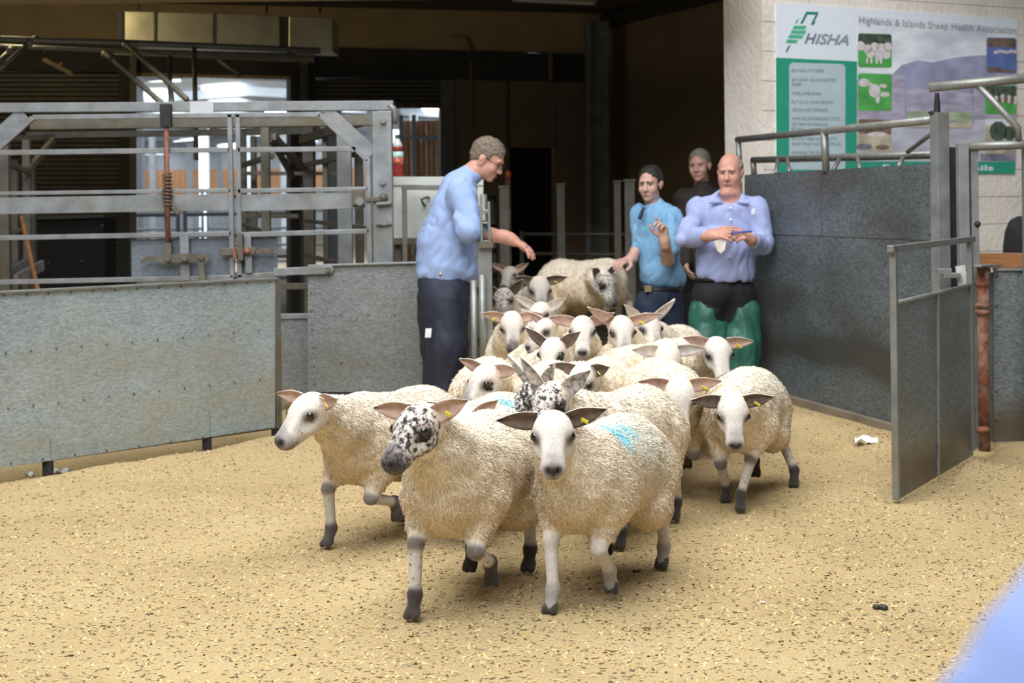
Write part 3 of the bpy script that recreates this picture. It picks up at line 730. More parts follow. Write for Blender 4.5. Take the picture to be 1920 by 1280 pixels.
bars(wc_, [('top_bar', 50, 254, 12.6, 430, 248, 12.6, 12), ('top_bar', 446, 247, 12.8, 600, 244, 12.8, 14), ('sloping_bar', 565, 262, 12.6, 690, 224, 11.2, 17), ('sloping_bar', 560, 312, 12.6, 690, 284, 11.4, 9),
    ('diagonal', 512, 256, 11.3, 566, 312, 12.4, 13), ('diagonal', 510, 262, 11.5, 548, 330, 12.4, 9), ('sloping_bar', 455, 310, 12.4, 510, 292, 11.3, 9), ('rail', 450, 405, 12.2, 560, 405, 12.2, 8),
    ('sloping_bar', 575, 414, 12.2, 690, 428, 11.2, 7), ('rail', 448, 325, 12.6, 640, 325, 12.6, 7), ('sloping_bar', 573, 478, 12.4, 690, 505, 11.2, 7), ('sloping_bar', 455, 420, 12.0, 500, 436, 11.2, 6)], 'galv_old')
lc = thing('loading_crate', 'brown-stained crate corner with braces at the outer end of the crate gates', 'crate', (P(40, 500, 12).x, 12, -0.06))
for x, yt, z, w_ in ((8, 262, 11.2, 18), (50, 262, 11.9, 14), (60, 300, 12.2, 10), (28, 300, 12.6, 12)): post(lc, x, yt, z, w_, 'galv_old')
bars(lc, [('brace', 50, 322, 11.8, 100, 262, 12.4, 11), ('brace', -10, 300, 11.2, 50, 320, 11.8, 9), ('top_bar', -60, 262, 11.9, 100, 256, 12.5, 10), ('ramp_rail', -30, 452, 11.2, 45, 432, 12.0, 8), ('ramp_rail', -40, 480, 11.0, 40, 430, 11.9, 5)], 'galv_old')
ramp = thing('ramp_boards', 'two pale grey ramp boards leaning in the loading crate', 'boards', (P(40, 500, 11.4).x, 11.4, -0.06))
for (x0, y0, x1, y1, z) in ((5, 520, 48, 494, 11.3), (30, 524, 80, 497, 11.0)):
    bar('board', P(x0, y0, z), P(x1, y1, z + 0.5), 20 * z / F, 0.03, 'galv_bar', ramp)
bar('support', Vector((P(50, 500, 11.3).x, 11.4, -0.06)), P(48, 515, 11.4), 0.05, 0.05, 'galv_old', ramp, up=(1, 0, 0))
br = thing('broom_handle', 'brown wooden handle leaning inside the loading crate', 'tool', (P(85, 545, 10.8).x, 10.8, 0))
b_ = P(90, 560, 10.7); b_.z = -0.06
pipe('handle', [P(40, 405, 11.5), Vector((b_.x + 0.1, 10.7, b_.z))], 0.018, 'wood_handle', br, 8)
cab = thing('black_cabinet', 'plain black cabinet in front of the closed roller shutter', 'cabinet', (P(130, 500, 14).x, 14, -0.06))
q0, q1 = P(66, 410, 14), P(196, 410, 14)
MB().box(Vector(((q0.x + q1.x) / 2, 14.2, -0.06)), Vector(((q0.x + q1.x) / 2, 14.2, q0.z)), q1.x - q0.x, 0.4, up=(1, 0, 0)).build('body', 'black_void', cab, bevel=0.01)
bar('top_edge', P(66, 409, 13.97), P(196, 405, 13.97), 0.03, 0.04, 'dark_beam', cab)
for x, y in ((92, 492), (154, 490), (192, 423)): MB().ball(P(x, y, 13.98), 0.012).build('knob', 'galv_old', cab)

# overhead pipes, struts and duct
ov = thing('overhead_pipe_frame', 'pair of overhead pipes with slanting struts hung below the duct', 'pipe frame', P(300, 90, 12.5))
pipe('pipe', [P(-80, 70, 12.3), P(70, 75, 12.3), P(240, 80, 12.5), P(600, 95, 13.0)], 0.026, 'galv_pipe', ov)
pipe('pipe', [P(-80, 83, 12.6), P(90, 90, 12.6), P(200, 95, 12.8), P(555, 104, 13.2)], 0.02, 'galv_pipe', ov)
for pts_ in ([(-40, 165, 12.2), (56, 79, 12.3)], [(-40, 150, 12.5), (20, 94, 12.5)], [(236, 84, 12.4), (350, 186, 10.6)], [(197, 100, 12.7), (302, 192, 10.6)], [(319, 106, 12.5), (318, 150, 12.3), (322, 195, 10.8)], [(364, 88, 12.6), (368, 300, 12.6)], [(410, 113, 13), (450, 140, 12.9)]):
    pipe('strut', [P(*q) for q in pts_], 0.021, 'galv_old' if pts_[0][0] > 100 else 'galv_pipe', ov, 8)
for q in ((56, 79, 12.3), (20, 94, 12.5), (236, 85, 12.4), (197, 101, 12.7), (67, 74, 12.3)): MB().ball(P(*q), 0.036).build('clamp', 'galv_pipe', ov, smooth=True)
bar('angle_rail', P(215, 98, 13.3), P(590, 112, 13.3), 0.05, 0.05, 'galv_old', ov)
stk = thing('loose_batten', 'short broken wooden batten hung below the overhead pipes', 'batten', P(108, 125, 12.6))
bar('batten', P(81, 111, 12.6), P(135, 139, 12.6), 0.035, 0.03, 'wood_stick', stk); bar('prong', P(108, 124, 12.6), P(117, 118, 12.6), 0.02, 0.02, 'wood_stick', stk)
bar('hanger', P(82, 112, 12.6), P(86, 88, 12.65), 0.008, 0.008, 'black_steel', stk)
du = thing('air_duct', 'long galvanised air duct with a square end box under the ceiling', 'duct', P(420, 92, 14.2))
za, zb = 13.9, 14.6
def ductbox(nm, x0, y0a, y0b, x1, y1a, y1b, d, m, z0=za, z1=zb):
    pts = [P(x0, y0a, z0), P(x1, y1a, z0), P(x1, y1b, z0), P(x0, y0b, z0)]
    return MB().prism(pts, (0, 1, 0), d).build(nm, m, du, bevel=0.01)
ductbox('duct_run', 230, 20, 82, 524, 28, 90, 0.5, 'duct'); ductbox('collar', 524, 32, 90, 542, 32, 90, 0.4, 'galv_old', 13.95)
ductbox('end_box', 541, 29, 95, 624, 32, 97, 0.45, 'duct', 13.8)
ductbox('flange', 219, 20, 86, 232, 21, 86, 0.55, 'dark_beam', 13.88)
for x in (290, 400): bar('seam', P(x, 22, 13.885), P(x, 86, 13.885), 0.02, 0.01, 'galv_old', du, up=(1, 0, 0))
for x in (260, 500, 600): bar('hanger', P(x, 25, 14.1), P(x, -40, 14.1), 0.02, 0.02, 'black_steel', du, up=(1, 0, 0))
bar('bracket', P(490, 107, 13.6), P(528, 98, 13.6), 0.035, 0.01, 'white_plate', du)

# white block counter with a juice bottle, and the tube gates by it
plW = Plane((-5, 11.2), (5, 11.2))
wp = thing('white_board_panel', 'white-painted board panel behind the man with spectacles', 'panel', (plW.at(820, 600).x, 11.2, -0.06))
MB().prism([plW.at(737, 331), plW.at(906, 331), plW.at(906, 452), plW.at(737, 452)], (0, 1, 0), 0.16).build('board', 'white_board', wp, bevel=0.004)
MB().prism([plW.at(737, 331, 0.012), plW.at(906, 331, 0.012), plW.at(906, 347, 0.012), plW.at(737, 347, 0.012)], (0, 1, 0), 0.012).build('top_rail', 'white_board', wp)
bar('bottom_rail', plW.at(737, 452, 0.02), plW.at(906, 452, 0.02), 0.05, 0.06, 'galv_old', wp)
for x in (745, 900): bar('leg', Vector((plW.at(x, 450).x, 11.25, -0.06)), plW.at(x, 450, -0.05), 0.06, 0.06, 'galv_old', wp, up=(1, 0, 0))
pipe('pull_handle', [plW.at(797, 385, 0.0), plW.at(794, 383, 0.06), plW.at(790, 374, 0.07), plW.at(800, 370, 0.06), plW.at(804, 370, 0.0)], 0.01, 'bolt', wp, 6)
tg = thing('tube_stand', 'square galvanised tube stand in front of the white board', 'stand', (plW.at(760, 600).x, 11.0, -0.06))
a = plW.at(758, 348, 0.18); c = plW.at(890, 350, 0.18)
bar('upright', Vector((a.x, a.y, -0.06)), a, 0.035, 0.035, 'galv_pipe', tg, up=(1, 0, 0)); bar('upright', Vector((c.x, c.y, -0.06)), c, 0.035, 0.035, 'galv_pipe', tg, up=(1, 0, 0))
bar('crossbar', a - Vector((0.02, 0, 0.01)), c + Vector((0.02, 0, -0.01)), 0.04, 0.04, 'galv_pipe', tg)
# bottle on the board
mat('bottle_clear', (0.62, 0.66, 0.66), 0.15, 0, 0.05); mat('juice', (0.28, 0.035, 0.03), 0.12, 0, 0.15); mat('b_label', (0.45, 0.68, 0.62), 0.4, 0, 0.25, 30); mat('b_label2', (0.55, 0.14, 0.08), 0.4, 0, 0.6, 40); mat('b_cap', (0.01, 0.10, 0.06), 0.4)
bt = plW.at(746, 331, -0.06); kz = 11.2 / F
bo = thing('juice_bottle', 'bottle of red squash with a green cap standing on the white board', 'bottle', (bt.x, bt.y, bt.z))
def ring(nm, prof, m): MB().tube([bt + Vector((0, 0, h * kz)) for h, r in prof], [r * kz for h, r in prof], 16).build(nm, m, bo, smooth=True)
ring('juice', [(0, 10), (2, 11), (14, 11), (17, 10.2), (20, 11), (24, 11)], 'juice'); ring('red_label', [(22, 11.3), (36, 11.3)], 'b_label2'); ring('label', [(34, 11.2), (47, 11.1)], 'b_label')
ring('shoulder', [(46, 11), (54, 11), (56, 10.6)], 'juice'); ring('neck', [(55, 10.6), (62, 8.5), (69, 5), (73, 4)], 'bottle_clear'); ring('cap', [(72, 4.6), (79, 4.6)], 'b_cap')
# exit gate edge by the spectacled man: slotted post
eg = thing('slotted_gate_post', 'galvanised gate post with a slotted keeper beside the spectacled man', 'post', (P(907, 700, 9.0).x, 9.0, -0.0))
plE = Plane((-5, 9.0), (5, 9.0))
def ez(px, py, off=0.0): return plE.at(px, py, off)
b0 = ez(909, 462); bar('post', Vector((b0.x, 9.0, -0.05)), b0, 26 * 9 / F, 0.07, 'galv_pipe', eg, up=(1, 0, 0))
MB().box(ez(897, 459, 0.02), ez(925, 459, 0.02), 0.03, 0.12).build('cap_plate', 'galv_old', eg)
for x in (903, 917.5): bar('keeper_plate', ez(x - 1, 378 if x > 910 else 384, 0.0), ez(x + 1, 460, 0.0), 5 * 9 / F, 0.06, 'galv_pipe', eg, up=(1, 0, 0))
for y in (396, 418, 452): bar('spacer', ez(902, y), ez(918, y), 7 * 9 / F if y == 396 else 3 * 9 / F, 0.05, 'galv_pipe', eg)
g0 = ez(888, 525, 0.05); pipe('drop_bolt', [Vector((g0.x, g0.y, 0.1)), g0], 0.02, 'galv_pipe', eg)
g0 = ez(904, 515, 0.06); pipe('drop_bolt', [Vector((g0.x, g0.y, 0.25)), g0], 0.022, 'galv_pipe', eg)
for y in (545, 640): bar('bolt_bracket', ez(880, y, 0.03), ez(900, y, 0.03), 0.05, 0.03, 'black_steel', eg)
# tube gate up the alley side, behind him
def rail_gate(name, label, pa, pb, heights, m, r=0.02, posts=2, mid=()):
    t = thing(name, label, 'gate', ((pa[0] + pb[0]) / 2, (pa[1] + pb[1]) / 2, -0.06))
    A, B = Vector((pa[0], pa[1], 0)), Vector((pb[0], pb[1], 0))
    for h in heights: pipe('rail', [A + Vector((0, 0, h)), B + Vector((0, 0, h))], r, m, t, 8)
    for k in range(posts):
        q = A.lerp(B, k / (posts - 1)); pipe('upright', [q + Vector((0, 0, -0.06)), q + Vector((0, 0, max(heights) + 0.03))], r * 1.25, m, t, 8)
    return t
rail_gate('alley_side_gate', 'galvanised tube gate along the near side of the alley', (-0.19, 9.98), (-0.21, 11.4), (1.36, 1.1, 0.85, 0.6, 0.35), 'galv_pipe', 0.017, 3)
rail_gate('alley_inner_gate', 'dark tube gate further up the alley behind the flock', (-0.31, 11.6), (-0.18, 15.2), (1.38, 1.1, 0.85, 0.6, 0.35), 'galv_old', 0.02, 3)
rail_gate('alley_far_gate', 'dark rail gate across the alley behind the lone ewe', (0.1, 15.3), (1.15, 14.7), (1.0, 0.8, 0.55), 'galv_old', 0.018, 2)
rail_gate('pen_side_rails', 'dark pen rails running behind the two men in shirts', (1.25, 14.4), (2.3, 11.3), (1.25, 1.0, 0.75, 0.5), 'galv_old', 0.018, 4)
for x, z, yt, w_, lab in ((1051, 14.2, 345, 15, 'rusty brown post in front of the black doorway'), (1180, 13.0, 338, 19, 'thick dark grey post behind the young man'), (1157, 13.6, 340, 13, 'thin dark grey post behind the young man'), (945, 13.2, 350, 18, 'square brown post beside the black doorway')):
    a = P(x, yt, z); t = thing('pen_post', lab, 'post', (a.x, a.y, -0.06))
    bar('shaft', Vector((a.x, a.y, -0.06)), a, w_ * z / F, 0.06, 'galv_old', t, up=(1, 0, 0)); bar('cap', a - Vector((0, 0, 0.01)), a + Vector((0, 0, 0.01)), w_ * z / F + 0.02, 0.08, 'galv_old', t, up=(1, 0, 0))
hv = thing('orange_marker', 'small orange marker on the dark pens beside the black doorway', 'marker', P(953, 330, 14))
MB().ball(P(953, 327, 14), (0.03, 0.03, 0.04), 8, 6).build('orange_cap', mat('orange', (0.6, 0.12, 0.03), 0.6), hv, smooth=True)
bar('stem', P(952, 335, 14), Vector((P(952, 335, 14).x, 14, -0.06)), 0.05, 0.05, 'rust', hv, up=(1, 0, 0))

# ------------------------------------------------------------------ right: tall sheeted pen wall
def wr_(px, py, off=0.0): return wallR.at(px, py, off)
pw = thing('sheeted_pen_wall', 'tall dark galvanised sheet wall with pipe rails where the bald man leans', 'fence panel', (wr_(1550, 700).x, wr_(1550, 700).y, 0))
def quadR(nm, x0, y0, x1, y1, x2, y2, x3, y3, m, off=0.0, t=0.006):
    return MB().prism([wr_(x0, y0, off), wr_(x1, y1, off), wr_(x2, y2, off), wr_(x3, y3, off)], -wallR.n3(), t).build(nm, m, pw)
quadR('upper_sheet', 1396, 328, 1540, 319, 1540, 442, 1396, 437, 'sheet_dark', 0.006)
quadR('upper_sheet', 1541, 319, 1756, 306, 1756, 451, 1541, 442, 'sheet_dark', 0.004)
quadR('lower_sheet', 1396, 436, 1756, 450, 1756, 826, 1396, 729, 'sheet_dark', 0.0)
rivets(wallR, pw, [(1455, 334, 1735, 313, 12), (1455, 439, 1660, 446, 14), (1541, 325, 1541, 438, 7)], 0.006)
bar('bottom_angle', wr_(1396, 729, 0.01), wr_(1756, 828, 0.01), 0.05, 0.02, 'black_steel', pw)
pipe('top_pipe', [wr_(1383, 262), wr_(1560, 244), wr_(1755, 224)], 0.023, 'galv_pipe', pw)
pipe('end_pipe', [wr_(1384, 258), wr_(1388, 330)], 0.02, 'galv_pipe', pw)
a, c = wr_(1412, 300, -0.25), wr_(1755, 290, -0.25)
pipe('inner_pipe', [a, c], 0.024, 'galv_pipe', pw); pipe('inner_pipe_end', [a, wr_(1414, 330, -0.25)], 0.022, 'galv_pipe', pw)
pipe('upright', [wr_(1545, 240, 0.0), wr_(1549, 322, 0.0)], 0.024, 'galv_pipe', pw)
for x0, y0, x1, y1 in ((1458, 300, 1455, 325), (1476, 298, 1480, 322), (1575, 296, 1562, 320), (1608, 296, 1612, 316), (1695, 293, 1685, 312), (1702, 285, 1752, 246)):
    pipe('stay', [wr_(x0, y0, -0.2), wr_(x1, y1, -0.1)], 0.014, 'galv_pipe', pw, 8)
a = wr_(1761, 211); bar('hinge_post', Vector((a.x, a.y, -0.03)), a, 0.075, 0.075, 'galv_bar', pw, up=wallR.d3())
pl_ = MB().tube([wr_(1757, 212, 0.0), wr_(1757, 174, 0.0)], [0.02, 0.012], 8); pl_.build('hinge_pin', 'black_steel', pw)
ft = MB().ball(wr_(1752, 211, 0.02), (0.035, 0.03, 0.012)); ft.build('hinge_lug', 'black_steel', pw, smooth=True)
kb = MB().box(wr_(1396, 735, 0.03), wr_(1756, 838, 0.03), 0.12, 0.05).build('concrete_kerb', 'concrete', pw)
# upper cantilever rail and twin posts
zc = wr_(1790, 400).y - 0.1
plC = Plane((0, zc + 0.55), (5, zc - 0.35))
tw = thing('twin_gate_posts', 'twin galvanised posts with a braced overhead rail beside the small sheeted gate', 'post', (plC.at(1805, 600).x, plC.at(1805, 600).y, -0.03))
def cz_(px, py, off=0.0): return plC.at(px, py, off)
for x, yt, w_ in ((1804, 268, 0.055), (1824, 276, 0.04)):
    a = cz_(x, yt, 0.0 if x < 1815 else -0.03); bar('post', Vector((a.x, a.y, -0.03)), a, w_, 0.06, 'galv_bar', tw, up=(1, 0, 0))
a = cz_(1782, 276, -0.12); bar('gap_shade_strip', Vector((a.x, a.y, -0.03)), a, 0.055, 0.03, 'black_steel', tw, up=(1, 0, 0))  # black strip stands in for the shade in the gap between the posts
pipe('side_pipe', [cz_(1812, 275), cz_(1990, 268)], 0.024, 'galv_pipe', tw)
pipe('overhead_rail', [cz_(1742, 164, 0.02), cz_(1990, 140, 0.02)], 0.026, 'galv_pipe', tw)
pipe('rail_brace', [cz_(1834, 160, 0.02), cz_(1902, 232, 0.02), cz_(1909, 240, 0.02), cz_(1910, 268, 0.0)], 0.018, 'galv_pipe', tw)
for y, x0, x1 in ((508, 1756, 1784), (516, 1768, 1801)): bar('catch', cz_(x0, y, 0.08), cz_(x1, y, 0.08), 0.028, 0.05, 'galv_pipe', tw)
MB().box(cz_(1800, 498, 0.05), cz_(1806, 534, 0.05), 0.05, 0.01).build('catch_plate', 'white_plate', tw)
MB().ball(cz_(1833, 420, 0.0), 0.018).build('stud', 'black_steel', tw, smooth=True)
# small sheeted gate standing open into the ring
def gp_(px, py, off=0.0): return gateP.at(px, py, off)
sg = thing('small_sheeted_gate', 'small galvanised gate with two sheets standing open on the sawdust', 'gate', (gp_(1750, 700).x, gp_(1750, 700).y, 0))
MB().prism([gp_(1682, 567), gp_(1758, 549), gp_(1758, 893), gp_(1682, 938)], -gateP.n3(), 0.006).build('sheet', 'sheet_gate', sg)
MB().prism([gp_(1759, 549), gp_(1825, 534), gp_(1825, 853), gp_(1759, 893)], -gateP.n3(), 0.006).build('sheet', 'sheet_gate', sg)
bar('seam_rib', gp_(1758.5, 549, 0.004), gp_(1759.5, 893, 0.004), 0.012, 0.014, 'galv_bar', sg, up=gateP.d3())
a = gp_(1675, 462); b_ = gp_(1676, 942); bar('front_stile', Vector((a.x, a.y, 0.005)), a, 0.03, 0.03, 'galv_pipe', sg, up=gateP.d3())
bar('top_rail', gp_(1669, 467), gp_(1824, 448), 0.03, 0.03, 'galv_pipe', sg)
a = gp_(1818, 455); bar('rear_stile', Vector((a.x, a.y, 0.03)), a, 0.035, 0.03, 'galv_pipe', sg, up=gateP.d3())
pipe('sheet_rim', [gp_(1682, 567, 0.004), gp_(1826, 532, 0.004)], 0.009, 'galv_bar', sg, 8)
MB().tube([gp_(1673, 462, 0.0), gp_(1673, 459, 0.0)], 0.022, 8).build('stile_cap', 'galv_bar', sg)
rivets(gateP, sg, [(1683.5, 600, 1683.5, 920, 6), (1757, 560, 1757, 880, 8), (1823, 545, 1823, 840, 6)], 0.004)
# rusty hinge post and the next ring panel
rp0 = gp_(1842, 845)
rp = thing('rusty_hinge_post', 'rusty flaking hinge post behind the small sheeted gate', 'post', (rp0.x, rp0.y, 0))
top = gp_(1842, 500); pipe('tube', [Vector((top.x, top.y, -0.03)), top], 0.03, 'rust', rp, 12)
bar('strap', gp_(1856, 510, -0.03), gp_(1857, 845, -0.03), 0.03, 0.05, 'galv_bar', rp, up=gateP.d3())
for y in (533, 572, 585, 806): MB().ball(gp_(1842, y, 0.0), (0.045, 0.04, 0.02), 8, 5).build('hinge_knuckle', 'rust', rp, smooth=True)
bar('top_plate', gp_(1828, 499), gp_(1866, 497), 0.012, 0.07, 'galv_bar', rp)
plN = Plane(gp_(1862, 700).xy, (gp_(1862, 700).x + 1.0, gp_(1862, 700).y - 0.05))
np_, _ = sheet_thing(plN, 'next_ring_panel', 'grey galvanised ring panel beyond the rusty hinge post', 1863, 2150, 506, 508, 857, 868, 'sheet_gate')
bar('top_edge', plN.at(1862, 505, 0.004), plN.at(2150, 506, 0.004), 0.014, 0.03, 'galv_bar', np_)
for x in (1875, 2100):
    f = plN.at(x, 800, -0.03); bar('foot', Vector((f.x, f.y, -0.03)), f, 0.04, 0.04, 'black_steel', np_, up=(1, 0, 0))
rivets(plN, np_, [(1870, 516, 2140, 518, 8), (1868, 520, 1868, 840, 7)], 0.006)
wq = thing('wooden_bench_rail', 'brown varnished wooden rail behind the grey ring panel', 'rail', (P(1870, 490, 9.0).x, 9.0, 0))
bar('plank', P(1826, 488, 9.3), P(2050, 488, 8.9), 28 * 9.1 / F, 0.05, 'wood_rail', wq)
for x in (1850, 2040): f = P(x, 500, 9.28 if x < 1900 else 8.9); bar('leg', Vector((f.x, f.y + 0.04, -0.03)), f + Vector((0, 0.04, 0)), 0.06, 0.05, 'wood_rail', wq, up=(1, 0, 0))
ep = thing('edge_post', 'slim galvanised post at the end of the side pipe', 'post', (P(1925, 500, 8.0).x, 8.0, -0.03))
a = P(1926, 262, 8.0); bar('shaft', Vector((a.x, a.y, -0.03)), a, 0.05, 0.05, 'galv_bar', ep, up=(1, 0, 0)); bar('foot_plate', Vector((a.x, a.y, -0.03)), Vector((a.x, a.y, 0.0)), 0.1, 0.1, 'galv_bar', ep, up=(1, 0, 0))

# litter: paper scraps and droppings
def scrap(label, px, py, s, m, h=0.0):
    g = G(px, py, h); hh = float(ground_h(np.array([g.x]), np.array([g.y]))[0]); g = Vector((g.x, g.y, max(hh, -0.06) + 0.004))
    mb = MB(); n = 5
    for j in range(n):
        for i in range(n):
            x, y = (i / (n-1) - .5) * s, (j / (n-1) - .5) * s * 0.7
            mb.v.append(g + Vector((x, y, 0.25 * s * (random.random()) + 0.15 * s * math.sin(i * 1.7 + j))))
    mb.f = [(j*n+i, j*n+i+1, (j+1)*n+i+1, (j+1)*n+i) for j in range(n-1) for i in range(n-1)]
    o = mb.build('paper_scrap', m); tag(o, label, 'paper')
    so = o.modifiers.new('thick', 'SOLIDIFY'); so.thickness = 0.001
    return o
scrap('flat white paper scrap under the long sheet panel', 55, 874, 0.05, 'paper')
scrap('small bluish paper scrap between two white scraps under the long panel', 88, 872, 0.045, 'paper_blue')
scrap('folded white and blue paper scrap, largest of those under the long panel', 117, 869, 0.08, 'paper')
scrap('crumpled white paper on the sawdust near the dark pen wall', 1622, 846, 0.12, 'paper')
scrap('tiny white paper fleck alone on the open sawdust', 1430, 1130, 0.014, 'paper')
for (px, py, s, lab) in ((1651, 1136, 0.022, 'large black dropping on the open sawdust by the blue shoulder'), (1195, 1074, 0.012, 'small dark dropping behind the front hooves of the lamb with blue marks')):
    g = G(px, py); hh = float(ground_h(np.array([g.x]), np.array([g.y]))[0])
    mb = MB()
    for k in range(5): mb.ball((g.x + random.uniform(-1, 1) * s, g.y + random.uniform(-.6, .6) * s, hh + s * 0.3), (s * .6, s * .45, s * .4), 8, 5)
    tag(mb.build('sheep_dropping', 'dropping', smooth=True), lab, 'dropping')

# ------------------------------------------------------------------ bright livestock shed behind
sh = struct(thing('shed_roof', 'bright livestock shed roof with rooflights beyond the open shutters', 'roof', (-8, 40, 0))); del sh['category']
def roof_z(x): return 4.35 - 0.06 * abs(x + 7)
m = MB().prism([(-26, 20.0, 3.35), (-7, 20.0, 4.5), (9, 20.0, 3.5), (9, 74, 3.5), (-7, 74, 4.5), (-26, 74, 3.35)], (0, 0, 1), 0.08)
m.build('roof_sheeting', 'shed_roof', sh)
for j, y in enumerate(range(24, 74, 5)):
    for i, x in enumerate((-21, -17.5, -14, -10.5, -8.5, -5.2, -2.2, 0.8, 3.6)):
        zz = (4.5 - (1.15 / 19) * abs(x + 7)) if x < -7 else (4.5 - abs(x + 7) / 16)
        a = Vector((x + (j % 2) * 0.9, y, zz - 0.06))
        MB().box(a, a + Vector((0, 2.3, 0)), 0.04, 0.95, up=(0, 0, 1)).build('rooflight', 'rooflight', sh)
for y in range(22, 74, 6):
    bar('rafter', Vector((-26, y, 3.2)), Vector((-7, y, 4.35)), 0.25, 0.12, 'shed_steel', sh); bar('rafter', Vector((-7, y, 4.35)), Vector((9, y, 3.35)), 0.25, 0.12, 'shed_steel', sh)
    for x in (-19, -12.5, -7, -2.6, 2.5): bar('stanchion', Vector((x, y, -0.06)), Vector((x, y, 3.7)), 0.2, 0.2, 'shed_steel', sh, up=(1, 0, 0))
swl = struct(thing('wall_shed', 'larch-boarded far wall of the livestock shed', 'wall', (-8, 72, 0))); del swl['category']
for k in range(120):
    x = -26 + k * 0.26
    bar('larch_board', Vector((x, 72, 1.5)), Vector((x, 72, 3.0)), 0.24, 0.03, 'larch', swl, up=(1, 0, 0), bevel=0)
bar('cladding_band', Vector((-26, 72.05, 3.5)), Vector((8, 72.05, 3.5)), 1.0, 0.04, 'shed_roof', swl); bar('block_plinth', Vector((-26, 72, 0.7)), Vector((8, 72, 0.7)), 1.6, 0.2, 'shed_steel', swl)
scr = thing('larch_screen', 'sunny orange larch screen seen past the juice bottle', 'screen', (P(800, 500, 24).x, 24, -0.06))
for k in range(9):
    x = P(757 + k * 9.5, 300, 24).x
    bar('board', Vector((x, 24, 0.3)), Vector((x, 24, P(800, 226, 24).z)), 0.078, 0.025, 'larch', scr, up=(1, 0, 0), bevel=0)
for x in (752, 776, 830): q = P(x, 215, 23.9); bar('post', Vector((q.x, q.y, -0.06)), q, 0.07, 0.07, 'shed_steel', scr, up=(1, 0, 0))
for y in (258, 335): bar('rail', P(752, y, 23.92), P(832, y, 23.92), 0.06, 0.04, 'shed_steel', scr)
for (za, xa, xb, lab) in ((21, -6.5, -4.7, 'grey pen hurdle in the shed behind the closed shutter and pier'), (21, -4.6, -2.8, 'grey pen hurdle in the shed seen through the wide crate gate'), (27, -8, -5.6, 'taller grey pen hurdle deep in the shed beside the pier'), (27, -5.5, -3.3, 'taller grey pen hurdle deep in the shed behind the lever latch rod')):
    rail_gate('shed_pen_hurdle', lab, (xa, za), (xb, za), (1.6 if za > 22 else 1.45, 1.2, 0.9, 0.6, 0.3), 'shed_steel', 0.025, 3)['group'] = 'hurdles in the shed'
# ------------------------------------------------------------------ organic surfaces: signed distances meshed by surface nets
class Field:
    def __init__(s, lo, hi, vox):
        s.lo = np.array(lo, float); s.vox = vox
        s.n = np.ceil((np.array(hi) - s.lo) / vox).astype(int) + 1
        s.f = np.full(s.n, 0.3, np.float32); s.ax = [s.lo[i] + vox * np.arange(s.n[i]) for i in range(3)]
    def add(s, d, k=0.02, sub=False):
        lo, hi = d.bbox(); pad = k + 3 * s.vox
        a = np.clip(np.floor((lo - pad - s.lo) / s.vox).astype(int), 0, s.n); b = np.clip(np.ceil((hi + pad - s.lo) / s.vox).astype(int) + 1, 0, s.n)
        if np.any(b <= a): return
        X, Y, Z = np.meshgrid(s.ax[0][a[0]:b[0]], s.ax[1][a[1]:b[1]], s.ax[2][a[2]:b[2]], indexing='ij')
        p = np.stack([X, Y, Z], -1)
        v = d(p).astype(np.float32)
        sl = (slice(a[0], b[0]), slice(a[1], b[1]), slice(a[2], b[2])); g = s.f[sl]
        if sub: v = -v; h = np.maximum(k - np.abs(g - v), 0) / k; s.f[sl] = np.maximum(g, v) + h*h*k/4
        else: h = np.maximum(k - np.abs(g - v), 0) / k; s.f[sl] = np.minimum(g, v) - h*h*k/4
    def displace(s, fn):
        m = np.abs(s.f) < 0.05
        i = np.argwhere(m); p = s.lo + i * s.vox
        s.f[m] += fn(p).astype(np.float32)
    def mesh(s):
        f = s.f; ins = f < 0
        n = s.n - 1
        cnt = np.zeros(n, np.int8)
        offs = [(i, j, k) for i in (0, 1) for j in (0, 1) for k in (0, 1)]
        def corner(arr, o): return arr[o[0]:o[0]+n[0], o[1]:o[1]+n[1], o[2]:o[2]+n[2]]
        for o in offs: cnt += corner(ins, o)
        act = (cnt > 0) & (cnt < 8); cells = np.argwhere(act)
        idx = np.full(n, -1, np.int64); idx[act] = np.arange(len(cells))
        pos = np.zeros((len(cells), 3)); num = np.zeros(len(cells))
        for o in offs:
            for ax in range(3):
                if o[ax]: continue
                o2 = list(o); o2[ax] = 1
                f0 = corner(f, o)[act]; f1 = corner(f, o2)[act]
                m = (f0 < 0) != (f1 < 0)
                t = f0[m] / (f0[m] - f1[m])
                q = np.array(o, float)[None].repeat(m.sum(), 0); q[:, ax] = t
                pos[m] += q; num[m] += 1
        v = s.lo + (cells + pos / num[:, None]) * s.vox
        quads = []
        for ax in range(3):
            b, c = (ax + 1) % 3, (ax + 2) % 3
            sl0 = [slice(None)] * 3; sl1 = [slice(None)] * 3
            sl0[ax] = slice(0, s.n[ax] - 1); sl1[ax] = slice(1, s.n[ax])
            A, B = ins[tuple(sl0)], ins[tuple(sl1)]
            e = np.argwhere(A != B)
            e = e[(e[:, b] > 0) & (e[:, c] > 0) & (e[:, b] < n[b]) & (e[:, c] < n[c])]
            fl = A[tuple(e.T)]
            def cell(db, dc):
                q = e.copy(); q[:, b] += db; q[:, c] += dc
                return idx[tuple(q.T)]
            q = np.stack([cell(-1, -1), cell(0, -1), cell(0, 0), cell(-1, 0)], 1)
            q[~fl] = q[~fl][:, ::-1]
            quads.append(q)
        q = np.concatenate(quads); q = q[(q >= 0).all(1)]
        return v, q
